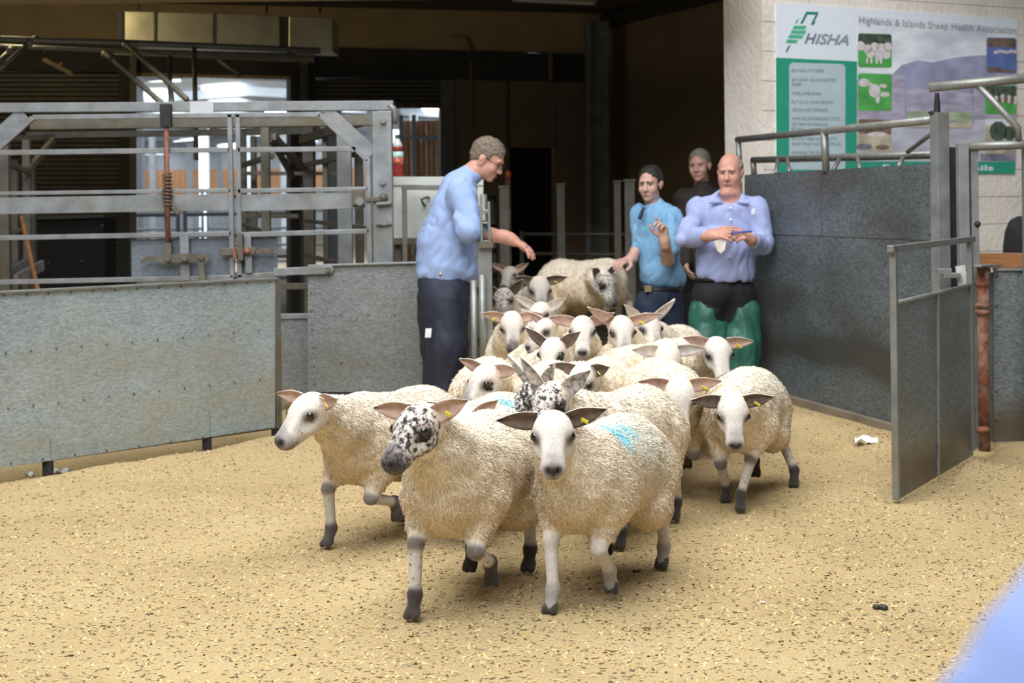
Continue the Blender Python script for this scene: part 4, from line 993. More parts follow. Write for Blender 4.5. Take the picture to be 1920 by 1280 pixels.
class Cone:
    """capsule whose radius runs from r1 to r2; flat: (axis, factor) squashes it along a direction"""
    def __init__(s, a, b, r1, r2, flat=None):
        s.a = np.array(a, float); s.b = np.array(b, float); s.r1, s.r2 = r1, r2; s.flat = None
        if flat: s.flat = (np.array(flat[0], float) / np.linalg.norm(flat[0]), flat[1])
    def bbox(s):
        r = max(s.r1, s.r2) * (max(1, 1 / s.flat[1]) if s.flat else 1)
        return np.minimum(s.a, s.b) - r, np.maximum(s.a, s.b) + r
    def __call__(s, p):
        pa = p - s.a; ba = s.b - s.a
        h = np.clip((pa @ ba) / max(1e-9, ba @ ba), 0, 1)
        q = pa - h[..., None] * ba
        if s.flat:
            ax, k = s.flat; t = q @ ax; q = q + (t * (k - 1))[..., None] * ax
        return np.linalg.norm(q, axis=-1) - (s.r1 + (s.r2 - s.r1) * h)
class Ell:
    def __init__(s, c, r, R=None):
        s.c = np.array(c, float); s.r = np.array(r, float) if not isinstance(r, (int, float)) else np.full(3, float(r)); s.R = np.eye(3) if R is None else np.array(R, float)
    def bbox(s):
        r = s.r.max(); return s.c - r, s.c + r
    def __call__(s, p):
        q = (p - s.c) @ s.R
        k0 = np.linalg.norm(q / s.r, axis=-1); k1 = np.linalg.norm(q / s.r**2, axis=-1)
        return k0 * (k0 - 1) / np.maximum(k1, 1e-6)
def run_field(prims, vox, pad=0.05, disp=None):
    los, his = zip(*[d.bbox() for d, k, sub in prims if not sub])
    F_ = Field(np.min(los, 0) - pad, np.max(his, 0) + pad, vox)
    for d, k, sub in prims:
        if not sub: F_.add(d, k)
    for d, k, sub in prims:
        if sub: F_.add(d, k, True)
    if disp: F_.displace(disp)
    return F_.mesh()
def npv(*a): return np.array(a, float)
def unit(v): v = np.array(v, float); return v / np.linalg.norm(v)
def mesh_obj(name, v, q, mats, parent, attrs=None, matidx=None):
    me = np_mesh(name, v, q)
    for m in (mats if isinstance(mats, (list, tuple)) else [mats]): me.materials.append(MATS[m] if isinstance(m, str) else m)
    for k, a in (attrs or {}).items():
        if a.ndim == 2:
            at = me.attributes.new(k, 'FLOAT_COLOR', 'POINT'); c = np.ones((len(a), 4), np.float32); c[:, :3] = a; at.data.foreach_set('color', c.ravel())
        else:
            at = me.attributes.new(k, 'FLOAT', 'POINT'); at.data.foreach_set('value', a.astype(np.float32))
    if matidx is not None: me.polygons.foreach_set('material_index', matidx.astype(np.int32)); me.update()
    o = bpy.data.objects.new(name, me); COL.objects.link(o)
    if parent is not None: o.parent = parent
    return o
def vert_normals(v, q):
    n = np.zeros_like(v); fn = np.cross(v[q[:, 2]] - v[q[:, 0]], v[q[:, 3]] - v[q[:, 1]])
    for k in range(4): np.add.at(n, q[:, k], fn)
    return n / np.maximum(1e-9, np.linalg.norm(n, axis=1))[:, None]
def n3(p, s, seed):
    """3D-ish value noise from three slices"""
    return (vnoise(p[..., 0]*s, p[..., 1]*s + p[..., 2]*s*0.7, seed) + vnoise(p[..., 1]*s, p[..., 2]*s - p[..., 0]*s*0.6, seed+1) + vnoise(p[..., 2]*s, p[..., 0]*s + p[..., 1]*s*0.5, seed+2)) / 3

# ------------------------------------------------------------------ sheep
def sheep_mats():
    m, nt, b = new_mat('sheep_coat'); L = nt.links.new
    col = nt.nodes.new('ShaderNodeAttribute'); col.attribute_name = 'col'
    sp = nt.nodes.new('ShaderNodeAttribute'); sp.attribute_name = 'speck'
    wo = nt.nodes.new('ShaderNodeAttribute'); wo.attribute_name = 'wool'
    tc = nt.nodes.new('ShaderNodeTexCoord')
    mp = nt.nodes.new('ShaderNodeMapping'); L(tc.outputs['Object'], mp.inputs[0])
    n = nt.nodes.new('ShaderNodeTexNoise'); n.inputs['Scale'].default_value = 62; n.inputs['Detail'].default_value = 5; n.inputs['Roughness'].default_value = 0.65; L(mp.outputs[0], n.inputs['Vector'])
    # speckle where noise exceeds 1 - mask
    sub = nt.nodes.new('ShaderNodeMath'); sub.operation = 'ADD'; L(n.outputs['Fac'], sub.inputs[0]); gt = nt.nodes.new('ShaderNodeMath'); gt.operation = 'MULTIPLY_ADD'; gt.inputs[1].default_value = 1.15; gt.inputs[2].default_value = -0.06; L(sp.outputs['Fac'], gt.inputs[0]); L(gt.outputs[0], sub.inputs[1])
    rp = nt.nodes.new('ShaderNodeValToRGB'); rp.color_ramp.elements[0].position = 0.86; rp.color_ramp.elements[1].position = 0.97; L(sub.outputs[0], rp.inputs[0])
    mx = nt.nodes.new('ShaderNodeMixRGB'); mx.inputs[2].default_value = (0.035, 0.028, 0.026, 1); L(rp.outputs[0], mx.inputs[0]); L(col.outputs['Color'], mx.inputs[1])
    nv = nt.nodes.new('ShaderNodeTexNoise'); nv.inputs['Scale'].default_value = 110; nv.inputs['Detail'].default_value = 3; L(tc.outputs['Object'], nv.inputs['Vector'])
    hv = nt.nodes.new('ShaderNodeMapRange'); hv.inputs['From Min'].default_value = 0.3; hv.inputs['From Max'].default_value = 0.7; hv.inputs['To Min'].default_value = 0.86; hv.inputs['To Max'].default_value = 1.1; L(nv.outputs['Fac'], hv.inputs[0])
    mul = nt.nodes.new('ShaderNodeMixRGB'); mul.blend_type = 'MULTIPLY'; mul.inputs[0].default_value = 1; L(mx.outputs[0], mul.inputs[1]); L(hv.outputs[0], mul.inputs[2])
    L(mul.outputs[0], b.inputs['Base Color'])
    b.inputs['Roughness'].default_value = 0.9; b.inputs['Specular IOR Level'].default_value = 0.12
    b.inputs['Sheen Weight'].default_value = 0.25
    nb = nt.nodes.new('ShaderNodeTexNoise'); nb.inputs['Scale'].default_value = 95; nb.inputs['Detail'].default_value = 4; L(tc.outputs['Object'], nb.inputs['Vector'])
    bs = nt.nodes.new('ShaderNodeMath'); bs.operation = 'MULTIPLY_ADD'; bs.inputs[1].default_value = 0.20; bs.inputs[2].default_value = 0.18; L(wo.outputs['Fac'], bs.inputs[0])
    bp = nt.nodes.new('ShaderNodeBump'); bp.inputs['Distance'].default_value = 0.008; L(bs.outputs[0], bp.inputs['Strength']); L(nb.outputs['Fac'], bp.inputs['Height']); L(bp.outputs[0], b.inputs['Normal'])
    m2, nt, b = new_mat('sheep_tuft'); c2 = nt.nodes.new('ShaderNodeAttribute'); c2.attribute_name = 'col'
    nt.links.new(c2.outputs['Color'], b.inputs['Base Color']); b.inputs['Roughness'].default_value = 0.95; b.inputs['Specular IOR Level'].default_value = 0.08
    mat('ear_out', (0.66, 0.60, 0.55), 0.85, 0, 0.15, 40); mat('ear_pink', (0.56, 0.38, 0.31), 0.8, 0, 0.2, 30); mat('ear_dark', (0.16, 0.115, 0.09), 0.85, 0, 0.3, 40); mat('ear_speck', (0.50, 0.45, 0.41), 0.85, 0, 0.7, 45)
    mat('eye_black', (0.008, 0.006, 0.005), 0.08, spec=0.8); mat('tag_yellow', (0.80, 0.72, 0.05), 0.4)
    mat('tongue', (0.02, 0.015, 0.015), 0.5)
sheep_mats()
WOOL = npv(0.90, 0.785, 0.625); DIRTY = npv(0.62, 0.46, 0.265); FACE = npv(0.66, 0.61, 0.56); DARK = npv(0.045, 0.035, 0.032); PINK = npv(0.72, 0.52, 0.46)

def ik(a, c, l1, l2, bend):
    a, c = np.array(a), np.array(c); d = c - a; L = np.linalg.norm(d); L2 = min(L, (l1 + l2) * 0.999)
    u = d / L; t = (l1**2 - l2**2 + L2**2) / (2 * L2); h = math.sqrt(max(0, l1**2 - t**2))
    w = bend - u * (bend @ u); w = w / np.linalg.norm(w)
    return a + u * t + w * h
def frame(fd, upref=(0, 0, 1), roll=0.0):
    fd = unit(fd); s = np.cross(np.array(upref, float), fd); s = unit(s); u = np.cross(fd, s)
    if roll: s, u = s * math.cos(roll) + u * math.sin(roll), u * math.cos(roll) - s * math.sin(roll)
    return fd, s, u
def ear_mesh(parent, base, d, nrm, L, W, inner, outer, cup=0.35, curl=0.0):
    d = unit(d); nrm = unit(np.array(nrm) - d * (np.array(nrm) @ d)); side_ = np.cross(d, nrm)
    NT, NS = 9, 7; V = []; 
    for layer in (0, 1):
        for i in range(NT):
            t = i / (NT - 1); w_ = W * (0.42 * (1 - t) ** 2 + 1.0 * math.sin(math.pi * min(1, 0.24 + 0.76 * t ** 1.1)) ** 0.95) if t < 1 else W * 0.08
            for j in range(NS):
                s_ = j / (NS - 1) * 2 - 1
                depth = cup * W * (1 - s_ * s_) * (1 - 0.55 * t) * 1.1
                p = base + d * (L * t) + side_ * (w_ * s_ * 0.5) - nrm * depth + nrm * (curl * L * t * t)
                if layer: p = p - nrm * (0.006 * (1 - 0.5 * abs(s_)) + 0.002)
                V.append(p)
    q = []; mi = []
    N = NT * NS
    for layer in (0, 1):
        for i in range(NT - 1):
            for j in range(NS - 1):
                a = layer * N + i * NS + j; f = (a, a + 1, a + NS + 1, a + NS)
                q.append(f if layer == 0 else f[::-1]); mi.append(0 if layer == 0 else 1)
    for i in range(NT - 1):
        for j in (0, NS - 1):
            a = i * NS + j; q.append((a, a + NS, N + a + NS, N + a)); mi.append(1)
    for j in range(NS - 1):
        a = (NT - 1) * NS + j; q.append((a, a + 1, N + a + 1, N + a)); mi.append(1)
    o = mesh_obj('ear', np.array(V), np.array(q), [inner, outer], parent, matidx=np.array(mi))
    import bmesh
    bm = bmesh.new(); bm.from_mesh(o.data); bmesh.ops.recalc_face_normals(bm, faces=bm.faces); bm.to_mesh(o.data); bm.free()
    return o
def small_ball(name, c, r, m, parent, seg=10, rings=7):
    b = MB(); b.ball((0, 0, 0), r, seg, rings)
    me = bpy.data.meshes.new(name); me.from_pydata([tuple(Vector(c) + v) for v in b.v], [], b.f); me.shade_smooth(); me.materials.append(MATS[m])
    o = bpy.data.objects.new(name, me); COL.objects.link(o); o.parent = parent; return o
def local_box(name, c, fx, fy, fz, dims, m, parent):
    fx, fy, fz = (np.array(a) for a in (fx, fy, fz)); V = []
    for sx in (-1, 1):
        for sy in (-1, 1):
            for sz in (-1, 1): V.append(c + fx * sx * dims[0] / 2 + fy * sy * dims[1] / 2 + fz * sz * dims[2] / 2)
    f = [(0, 1, 3, 2), (4, 6, 7, 5), (0, 4, 5, 1), (2, 3, 7, 6), (0, 2, 6, 4), (1, 5, 7, 3)]
    me = bpy.data.meshes.new(name); me.from_pydata([tuple(p) for p in V], [], f); me.materials.append(MATS[m] if isinstance(m, str) else m)
    o = bpy.data.objects.new(name, me); COL.objects.link(o); o.parent = parent; return o

def blades(base, nn, lie, ln, wd_, stand):
    """flat tapering staples lying along the surface, their faces turned outwards"""
    t = lie - nn * (lie * nn).sum(1)[:, None]; t /= np.maximum(1e-6, np.linalg.norm(t, axis=1))[:, None]
    d = t + nn * stand; d /= np.linalg.norm(d, axis=1)[:, None]
    sv = np.cross(d, nn); sv /= np.maximum(1e-6, np.linalg.norm(sv, axis=1))[:, None]
    b0 = base - nn * 0.002
    V = np.stack([b0 + sv * wd_, b0 - sv * wd_, b0 + d * ln * 0.6 - sv * wd_ * 0.8, b0 + d * ln], 1)
    g = np.cross(V[:, 2] - V[:, 0], V[:, 3] - V[:, 1]); flip = (g * nn).sum(1) < 0
    V[flip] = V[flip][:, [1, 0, 3, 2]]
    return V.reshape(-1, 3), np.arange(4 * len(base)).reshape(-1, 4), d
def sheep(label, c, alpha, head, hb, hp, S=1.0, vox=0.013, tufts=2500, feet=None, speck=0.0, muz=0.0, eyep=0.0, legdark=0.0, ears=((0.15, 0), (0.15, 0)), earcol='ear_pink', earout='ear_out', eartag=(0, 1), marks=(), roll=0.0, fat=1.0, earL=0.125, wool=None, dirty=0.5, neckdrop=0.0, lift=0.0):
    """alpha/hb: heading of body/head, 0 = towards the camera, positive = towards picture left (degrees); hp: head pitch down"""
    al = math.radians(alpha); fw = npv(-math.sin(al), -math.cos(al), 0); yaw = math.atan2(fw[1], fw[0])
    gz = float(ground_h(np.array([c[0]]), np.array([c[1]]))[0]) + lift
    root = thing('sheep', label, 'sheep', (c[0], c[1], gz), 'sheep running into the ring'); root.rotation_euler = (0, 0, yaw)
    cy, sy = math.cos(yaw), math.sin(yaw)
    def loc(w_):  # world -> local
        x, y, z = w_[0] - c[0], w_[1] - c[1], w_[2] - gz
        return npv(x * cy + y * sy, -x * sy + y * cy, z)
    hw = P(*head); hl = loc(hw)
    be = math.radians(hb); pi_ = math.radians(hp)
    hdw = npv(-math.sin(be) * math.cos(pi_), -math.cos(be) * math.cos(pi_), -math.sin(pi_))
    hd = npv(hdw[0] * cy + hdw[1] * sy, -hdw[0] * sy + hdw[1] * cy, hdw[2])
    hf, hs, hu = frame(hd, roll=roll)
    A = lambda x, y, z: npv(x, y, z) * S
    prims = []; groups = []
    def add(d, k, g, sub=False): prims.append((d, k * S, sub)); groups.append(g)
    W = fat
    # trunk
    add(Ell(A(0.15, 0, 0.415), npv(0.185, 0.148 * W, 0.158) * S), 0.06, 'w'); add(Ell(A(-0.04, 0, 0.41), npv(0.28, 0.168 * W, 0.160) * S), 0.08, 'w')
    add(Ell(A(-0.235, 0, 0.425), npv(0.165, 0.152 * W, 0.150) * S), 0.08, 'w'); add(Ell(A(0.23, 0, 0.385), npv(0.11, 0.105 * W, 0.125) * S), 0.06, 'w')
    add(Cone(A(-0.375, 0, 0.46), A(-0.43, 0, 0.33), 0.035 * S, 0.022 * S), 0.04, 'w')
    # neck
    nb_ = A(0.22, 0, 0.47); ne = hl - hf * 0.055 * S - hu * 0.035 * S
    mid = (nb_ + ne) / 2 - npv(0, 0, 0.015 + neckdrop)
    add(Cone(nb_, mid, 0.120 * S, 0.092 * S), 0.06, 'w'); add(Cone(mid, ne, 0.092 * S, 0.062 * S), 0.05, 'w')
    # legs
    ft = feet or [(0.23, 0.09, 0), (0.10, -0.09, 0.05), (-0.36, 0.10, 0), (-0.16, -0.10, 0.0)]
    hooves = []
    for i, (fx, fy, fz) in enumerate(ft):
        sgn = 1 if i % 2 == 0 else -1
        if i < 2:
            sh_ = A(0.17, 0.095 * sgn, 0.35); foot = A(fx, fy, fz + 0.075); elbow = sh_
            knee = ik(sh_, foot, 0.165 * S, 0.155 * S, npv(1, 0, 0.05))
            add(Cone(sh_, knee * 0.66 + sh_ * 0.34, 0.080 * S, 0.037 * S), 0.05, 'w'); add(Cone(knee * 0.5 + sh_ * 0.5, knee, 0.040 * S, 0.0245 * S), 0.02, 'l')
            add(Cone(knee, foot, 0.0245 * S, 0.0190 * S), 0.012, 'l'); add(Ell(knee, 0.0255 * S), 0.012, 'k')
        else:
            hip = A(-0.25, 0.09 * sgn, 0.37); st_ = hip + A(0.07, 0.015 * sgn, -0.10); foot = A(fx, fy, fz + 0.085)
            hock = ik(st_, foot, 0.15 * S, 0.165 * S, npv(-1, 0, 0.1))
            add(Cone(hip, st_, 0.105 * S, 0.078 * S), 0.06, 'w'); add(Cone(st_, st_ * 0.25 + hock * 0.75, 0.075 * S, 0.046 * S), 0.04, 'w'); add(Cone(st_ * 0.5 + hock * 0.5, hock, 0.042 * S, 0.027 * S), 0.02, 'l')
            add(Cone(hock, foot, 0.0255 * S, 0.020 * S), 0.012, 'l'); add(Ell(hock - npv(0.008, 0, 0) * S, 0.027 * S), 0.012, 'l')
        lift = fz > 0.03
        pd = npv(-0.35, 0, -1) if lift else npv(0.42, 0, -1)
        pd = unit(pd); tip = foot + pd * 0.052 * S
        add(Ell(foot, 0.0245 * S), 0.012, 'f'); add(Cone(foot, tip, 0.021 * S, 0.021 * S), 0.012, 'f')
        hd2 = unit(npv(0.75, 0, -0.66)) if not lift else unit(npv(0.1, 0, -1))
        for t_ in (-1, 1):
            e = tip + npv(0, 0.0135 * t_, 0) * S + hd2 * 0.024 * S
            e[2] = max(e[2], 0.016 * S)
            add(Cone(tip + npv(0, 0.011 * t_, 0) * S, e, 0.016 * S, 0.0135 * S), 0.005, 'h')
    # head
    def H(f, s_, u): return hl + (hf * f + hs * s_ + hu * u) * S
    Rh = np.stack([hf, hs, hu], 1)
    add(Ell(H(-0.01, 0, 0.0), npv(0.080, 0.066, 0.065) * S, Rh), 0.02, 'd'); add(Cone(H(0.02, 0, -0.002), H(0.135, 0, -0.030), 0.053 * S, 0.036 * S), 0.025, 'd')
    add(Cone(H(0.0, 0, -0.045), H(0.125, 0, -0.058), 0.042 * S, 0.022 * S), 0.02, 'd'); add(Ell(H(0.142, 0, -0.036), npv(0.030, 0.040, 0.034) * S, Rh), 0.015, 'd')
    for s_ in (-1, 1):
        add(Ell(H(0.024, 0.054 * s_, 0.012), npv(0.028, 0.016, 0.019) * S, Rh), 0.012, 'd'); add(Ell(H(0.02, 0.038 * s_, -0.035), npv(0.05, 0.024, 0.035) * S, Rh), 0.02, 'd')
        add(Ell(H(0.171, 0.016 * s_, -0.024), npv(0.010, 0.0085, 0.0065) * S, Rh), 0.004, 'x', True); add(Ell(H(0.085, 0.058 * s_, -0.012), npv(0.04, 0.018, 0.022) * S, Rh), 0.02, 'x', True)
    add(Cone(H(0.150, -0.03, -0.058), H(0.150, 0.03, -0.058), 0.0035 * S, 0.0035 * S), 0.004, 'x', True)
    add(Cone(H(0.172, 0, -0.032), H(0.168, 0, -0.055), 0.003 * S, 0.003 * S), 0.004, 'x', True)
    sd = int(abs(c[0] * 100 + c[1] * 77)) % 97
    disp = lambda p: (n3(p, 26 / S, sd) - 0.5) * 0.014 * S + (n3(p, 70 / S, sd + 9) - 0.5) * 0.008 * S
    # wool only is ruffled
    def disp2(p):
        dw = np.full(len(p), 9.0); dh = np.full(len(p), 9.0)
        for (d, k, sub), g in zip(prims, groups):
            if sub: continue
            if g == 'w': dw = np.minimum(dw, d(p))
            else: dh = np.minimum(dh, d(p))
        wgt = np.clip((dh - dw) / (0.02 * S) + 0.5, 0, 1)
        return disp(p) * wgt
    v, q = run_field(prims, vox, 0.05, disp2)
    # colours
    D = {g: np.full(len(v), 9.0) for g in 'wlkfhd'}
    for (d, k, sub), g in zip(prims, groups):
        if not sub: D[g] = np.minimum(D[g], d(v))
    skin = np.minimum.reduce([D['l'], D['k'], D['f'], D['h'], D['d']])
    wl = np.clip((skin - D['w']) / (0.014 * S) + 0.5, 0, 1)
    wcol = WOOL if wool is None else np.array(wool)
    zrel = v[:, 2] / S
    dm = np.clip((0.52 - zrel) / 0.32, 0, 1) * dirty * (0.55 + 0.9 * n3(v, 9, sd + 3)) ; dm = np.clip(dm, 0, 0.9)
    col = wcol * (1 - dm[:, None]) + DIRTY * dm[:, None]
    for (mp_, r_, mc, amt) in marks:
        mw = loc(np.array(mp_)); dd = np.linalg.norm((v - mw) / np.array(r_), axis=1)
        a_ = np.clip(1.4 - dd, 0, 1) * amt * (0.5 + n3(v, 40, sd + 5)); a_ = np.clip(a_, 0, 0.9); col = col * (1 - a_[:, None]) + np.array(mc) * a_[:, None]
    sk = np.zeros(len(v))
    ish = (np.minimum(D['d'], D['w'] + 0.5) < np.minimum.reduce([D['l'], D['k'], D['f'], D['h']])) 
    rel = (v - hl) @ Rh / S
    fcol = np.repeat(FACE[None], len(v), 0)
    mzf = np.clip((rel[:, 0] - 0.105 + 0.05 * (n3(v, 45, sd + 7) - 0.5)) / 0.03, 0, 1) * muz
    fcol = fcol * (1 - mzf[:, None]) + npv(0.10, 0.085, 0.085) * mzf[:, None]
    nose = np.clip(1.5 - np.linalg.norm((rel - npv(0.166, 0, -0.025)) / npv(0.020, 0.023, 0.020), axis=1), 0, 1)
    fcol = fcol * (1 - nose[:, None]) + npv(0.035, 0.028, 0.028) * nose[:, None]
    brd = np.clip(1.3 - np.abs(rel[:, 1]) / (0.022 + 0.01 * (n3(v, 60, sd + 2) - 0.5)), 0, 1) * np.clip((rel[:, 0] - 0.05) / 0.05, 0, 1) * (rel[:, 2] > -0.05) * (0.30 + 0.3 * muz) * (0.5 + n3(v, 80, sd + 6))
    brd = np.clip(brd, 0, 0.8); fcol = fcol * (1 - brd[:, None]) + npv(0.17, 0.15, 0.155) * brd[:, None]
    for s_ in (-1, 1):
        ns_ = np.clip(1.8 - np.linalg.norm((rel - npv(0.170, 0.0155 * s_, -0.024)) / npv(0.018, 0.010, 0.009), axis=1), 0, 1); fcol = fcol * (1 - ns_[:, None]) + npv(0.02, 0.015, 0.015) * ns_[:, None]
        rim = np.clip(2.0 - np.linalg.norm((rel - npv(0.036, 0.0575 * s_, 0.010)) / npv(0.022, 0.02, 0.0165), axis=1), 0, 1) * 0.85; fcol = fcol * (1 - rim[:, None]) + npv(0.06, 0.045, 0.04) * rim[:, None]
        pk_ = np.clip(1.4 - np.linalg.norm((rel - npv(0.0, 0.05 * s_, 0.02)) / npv(0.04, 0.03, 0.03), axis=1), 0, 1) * 0.35; fcol = fcol * (1 - pk_[:, None]) + npv(0.55, 0.42, 0.36) * pk_[:, None]
    cl_ = np.clip(1.5 - np.abs(rel[:, 1]) / 0.003, 0, 1) * (rel[:, 0] > 0.155) * (rel[:, 2] > -0.058) * (rel[:, 2] < -0.025); fcol = fcol * (1 - cl_[:, None] * 0.8) + npv(0.03, 0.02, 0.02) * cl_[:, None] * 0.8
    mth = np.clip(1.5 - np.abs(rel[:, 2] + 0.058) / 0.005, 0, 1) * (rel[:, 0] > 0.10) * 0.75
    fcol = fcol * (1 - mth[:, None]) + npv(0.10, 0.07, 0.065) * mth[:, None]
    # wool on the poll and the jaw line is cream
    back = np.clip((-rel[:, 0] + 0.0) / 0.05, 0, 1); fcol = fcol * (1 - back[:, None]) + wcol * back[:, None]
    sk_f = speck * np.clip((rel[:, 0] + 0.07) / 0.04, 0, 1) * (rel[:, 2] > -0.075)
    for s_ in (-1, 1):
        e_ = np.clip(1.6 - np.linalg.norm((rel - npv(0.035, 0.056 * s_, 0.0)) / npv(0.035, 0.03, 0.03), axis=1), 0, 1); sk_f = np.maximum(sk_f, e_ * eyep)
    lcol = np.repeat((FACE * 0.88)[None], len(v), 0)
    lw = np.clip((0.30 - zrel) / 0.1, 0, 1)[:, None]; lcol = lcol * lw + (wcol * 0.85) * (1 - lw)
    kn = np.clip((D['l'] - D['k']) / 0.01 + 0.8, 0, 1) * legdark; ftm = np.clip((np.minimum(D['l'], D['k']) - np.minimum(D['f'], D['h'])) / 0.015 + 0.9, 0, 1)
    lcol = lcol * (1 - kn[:, None] * 0.9) + DARK * 1.4 * kn[:, None] * 0.9
    ftm2 = ftm * (0.35 + 0.65 * legdark); lcol = lcol * (1 - ftm2[:, None]) + DARK * 1.3 * ftm2[:, None]
    hm = (D['h'] < np.minimum(D['f'], D['l'])).astype(float)[:, None]; lcol = lcol * (1 - hm) + npv(0.06, 0.05, 0.042) * hm
    scol = np.where(ish[:, None], fcol, lcol); sk = np.where(ish, sk_f, 0.30 * legdark * (zrel < 0.22))
    col = col * wl[:, None] + scol * (1 - wl[:, None]); sk = sk * (1 - wl)
    body = mesh_obj('body', v, q, 'sheep_coat', root, {'col': col, 'speck': sk, 'wool': wl})
    # fleece: short staples standing off the body
    if tufts:
        nrm = vert_normals(v, q)
        fa = np.linalg.norm(np.cross(v[q[:, 2]] - v[q[:, 0]], v[q[:, 3]] - v[q[:, 1]]), axis=1) * (wl[q].mean(1) > 0.6)
        pk = RNG.choice(len(q), tufts, p=fa / fa.sum())
        wts = RNG.dirichlet((1, 1, 1, 1), tufts)
        base = (v[q[pk]] * wts[:, :, None]).sum(1); nn = (nrm[q[pk]] * wts[:, :, None]).sum(1); cc = (col[q[pk]] * wts[:, :, None]).sum(1)
        ln = RNG.uniform(0.011, 0.021, tufts)[:, None] * S; wd_ = RNG.uniform(0.0018, 0.0034, tufts)[:, None] * S * (1.0 if tufts > 15000 else 1.5)
        lie = npv(-0.55, 0, -0.85) + RNG.normal(0, 0.38, (tufts, 3))
        V, Q, d = blades(base, nn, lie, ln, wd_, 0.52)
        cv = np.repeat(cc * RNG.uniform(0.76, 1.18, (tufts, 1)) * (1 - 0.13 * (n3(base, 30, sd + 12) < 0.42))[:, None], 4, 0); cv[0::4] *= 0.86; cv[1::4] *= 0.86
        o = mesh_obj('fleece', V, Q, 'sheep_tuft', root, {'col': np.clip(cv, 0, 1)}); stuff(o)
        nv = nn + RNG.normal(0, 0.16, (tufts, 3)); nv /= np.linalg.norm(nv, axis=1)[:, None]
        o.data.normals_split_custom_set_from_vertices(np.repeat(nv, 4, 0).tolist())
    # eyes, ears, tags
    for s_ in (-1, 1):
        small_ball('eye', H(0.036, 0.0575 * s_, 0.012), 0.0155 * S, 'eye_black', root)
    for i, s_ in enumerate((1, -1)):
        el, fwd_ = ears[i][:2]; curl = ears[i][2] if len(ears[i]) > 2 else 0.0
        d = hs * s_ * math.cos(el) + hu * math.sin(el) + hf * fwd_
        e = ear_mesh(root, H(-0.035, 0.050 * s_, 0.022), d, hf * (0.85 * math.cos(pi_)) + hu * (0.85 * math.sin(pi_)) - npv(0, 0, 0.22) + hs * s_ * 0.1, earL * S * 1.06, 0.053 * S, earcol, earout, curl=curl)
        if eartag[i]:
            du = unit(d); fz_ = unit(hf - du * (hf @ du)); t3 = np.cross(du, fz_)
            local_box('ear_tag', H(-0.035, 0.050 * s_, 0.022) + du * 0.058 * S + fz_ * 0.006 * S - t3 * s_ * 0.0 - npv(0, 0, 0.012) * S, du * 0.8 - npv(0, 0, 0.6), unit(np.cross(fz_, du * 0.8 - npv(0, 0, 0.6))), fz_, (0.030 * S, 0.011 * S, 0.004 * S), 'tag_yellow', e)
    return root
# ------------------------------------------------------------------ the flock
BLUE = (0.22, 0.66, 0.78); RED = (0.80, 0.42, 0.36); TEAL = (0.50, 0.68, 0.68)
def mk(px, py, z, r, col, amt): return (tuple(P(px, py, z)), r, col, amt)
# front three
sheep('stout sheep with black muzzle and blotched brow leading the flock', (-0.15, 5.10), 17, (782, 800, 4.68), 36, 26, 1.03, 0.0085, 42000,
      feet=[(0.12, 0.10, 0.07), (0.30, -0.09, 0.0), (-0.34, 0.10, 0.0), (-0.18, -0.06, 0.03)][0:4], speck=0.40, muz=1.0, eyep=0.50, legdark=1.0,
      ears=((0.35, -0.25), (0.12, 0.1)), eartag=(1, 0), fat=1.04, dirty=0.75, earL=0.125)
sheep('front lamb with brown ears, white face and two blue marks on its back', (0.30, 5.15), 24, (1037, 812, 4.80), 2, 26, 1.0, 0.0085, 42000,
      feet=[(0.13, 0.07, 0.035), (0.31, -0.06, 0.0), (-0.36, 0.10, 0.0), (-0.28, -0.10, 0.05)], speck=0.12, muz=0.35, legdark=0.15, earcol='ear_dark',
      ears=((0.42, 0.1), (0.10, 0.1)), eartag=(1, 0), marks=[mk(1140, 822, 5.05, (0.05, 0.10, 0.05), BLUE, 1.1), mk(1160, 806, 5.15, (0.05, 0.08, 0.05), BLUE, 0.8), mk(1180, 850, 5.2, (0.12, 0.12, 0.14), TEAL, 0.35)], dirty=0.7)
sheep('pink-eared sheep with grey-speckled nose, closest to the long pale sheet panel', (-0.50, 6.02), 33, (577, 772, 5.55), 42, 26, 1.0, 0.009, 34000,
      feet=[(0.10, 0.09, 0.09), (0.27, -0.09, 0.0), (-0.30, 0.10, 0), (-0.22, -0.1, 0.0)], speck=0.26, muz=0.55, eyep=0.32, legdark=0.9, earcol='ear_pink',
      ears=((0.30, 0.15), (0.22, 0.1)), eartag=(1, 0), dirty=0.8, marks=[mk(590, 742, 5.6, (0.05, 0.05, 0.02), RED, 0.7)])
# second rank
sheep('black-and-white speckled sheep with raised ears, its head above the lamb with blue marks', (0.42, 5.98), 27, (1032, 752, 5.58), 30, 30, 1.0, 0.010, 14000,
      feet=[(0.2, 0.09, 0.0), (0.05, -0.09, 0.03), (-0.34, 0.11, 0), (-0.2, -0.10, 0)], speck=0.38, muz=0.6, eyep=0.6, legdark=1.0, earcol='ear_speck', ears=((0.62, -0.15), (1.18, -0.1)), eartag=(0, 0), dirty=0.5, earL=0.14)
sheep('dark-faced speckled sheep half hidden behind the black-and-white speckled one', (0.15, 6.90), 8, (1000, 742, 6.15), 55, 35, 1.0, 0.012, 6000, speck=0.44, muz=0.9, eyep=0.6, legdark=1.0, earcol='ear_speck', ears=((0.75, -0.2), (1.15, -0.1)), eartag=(0, 0), earL=0.145)
sheep('black-nosed sheep with ears straight out, in front of the spectacled man', (-0.14, 7.10), 4, (910, 712, 6.48), 52, 34, 1.0, 0.011, 7000, speck=0.10, muz=1.0, eyep=0.5, legdark=0.8, ears=((0.05, -0.15), (0.32, 0.0)), eartag=(0, 0), dirty=0.35, earL=0.135)
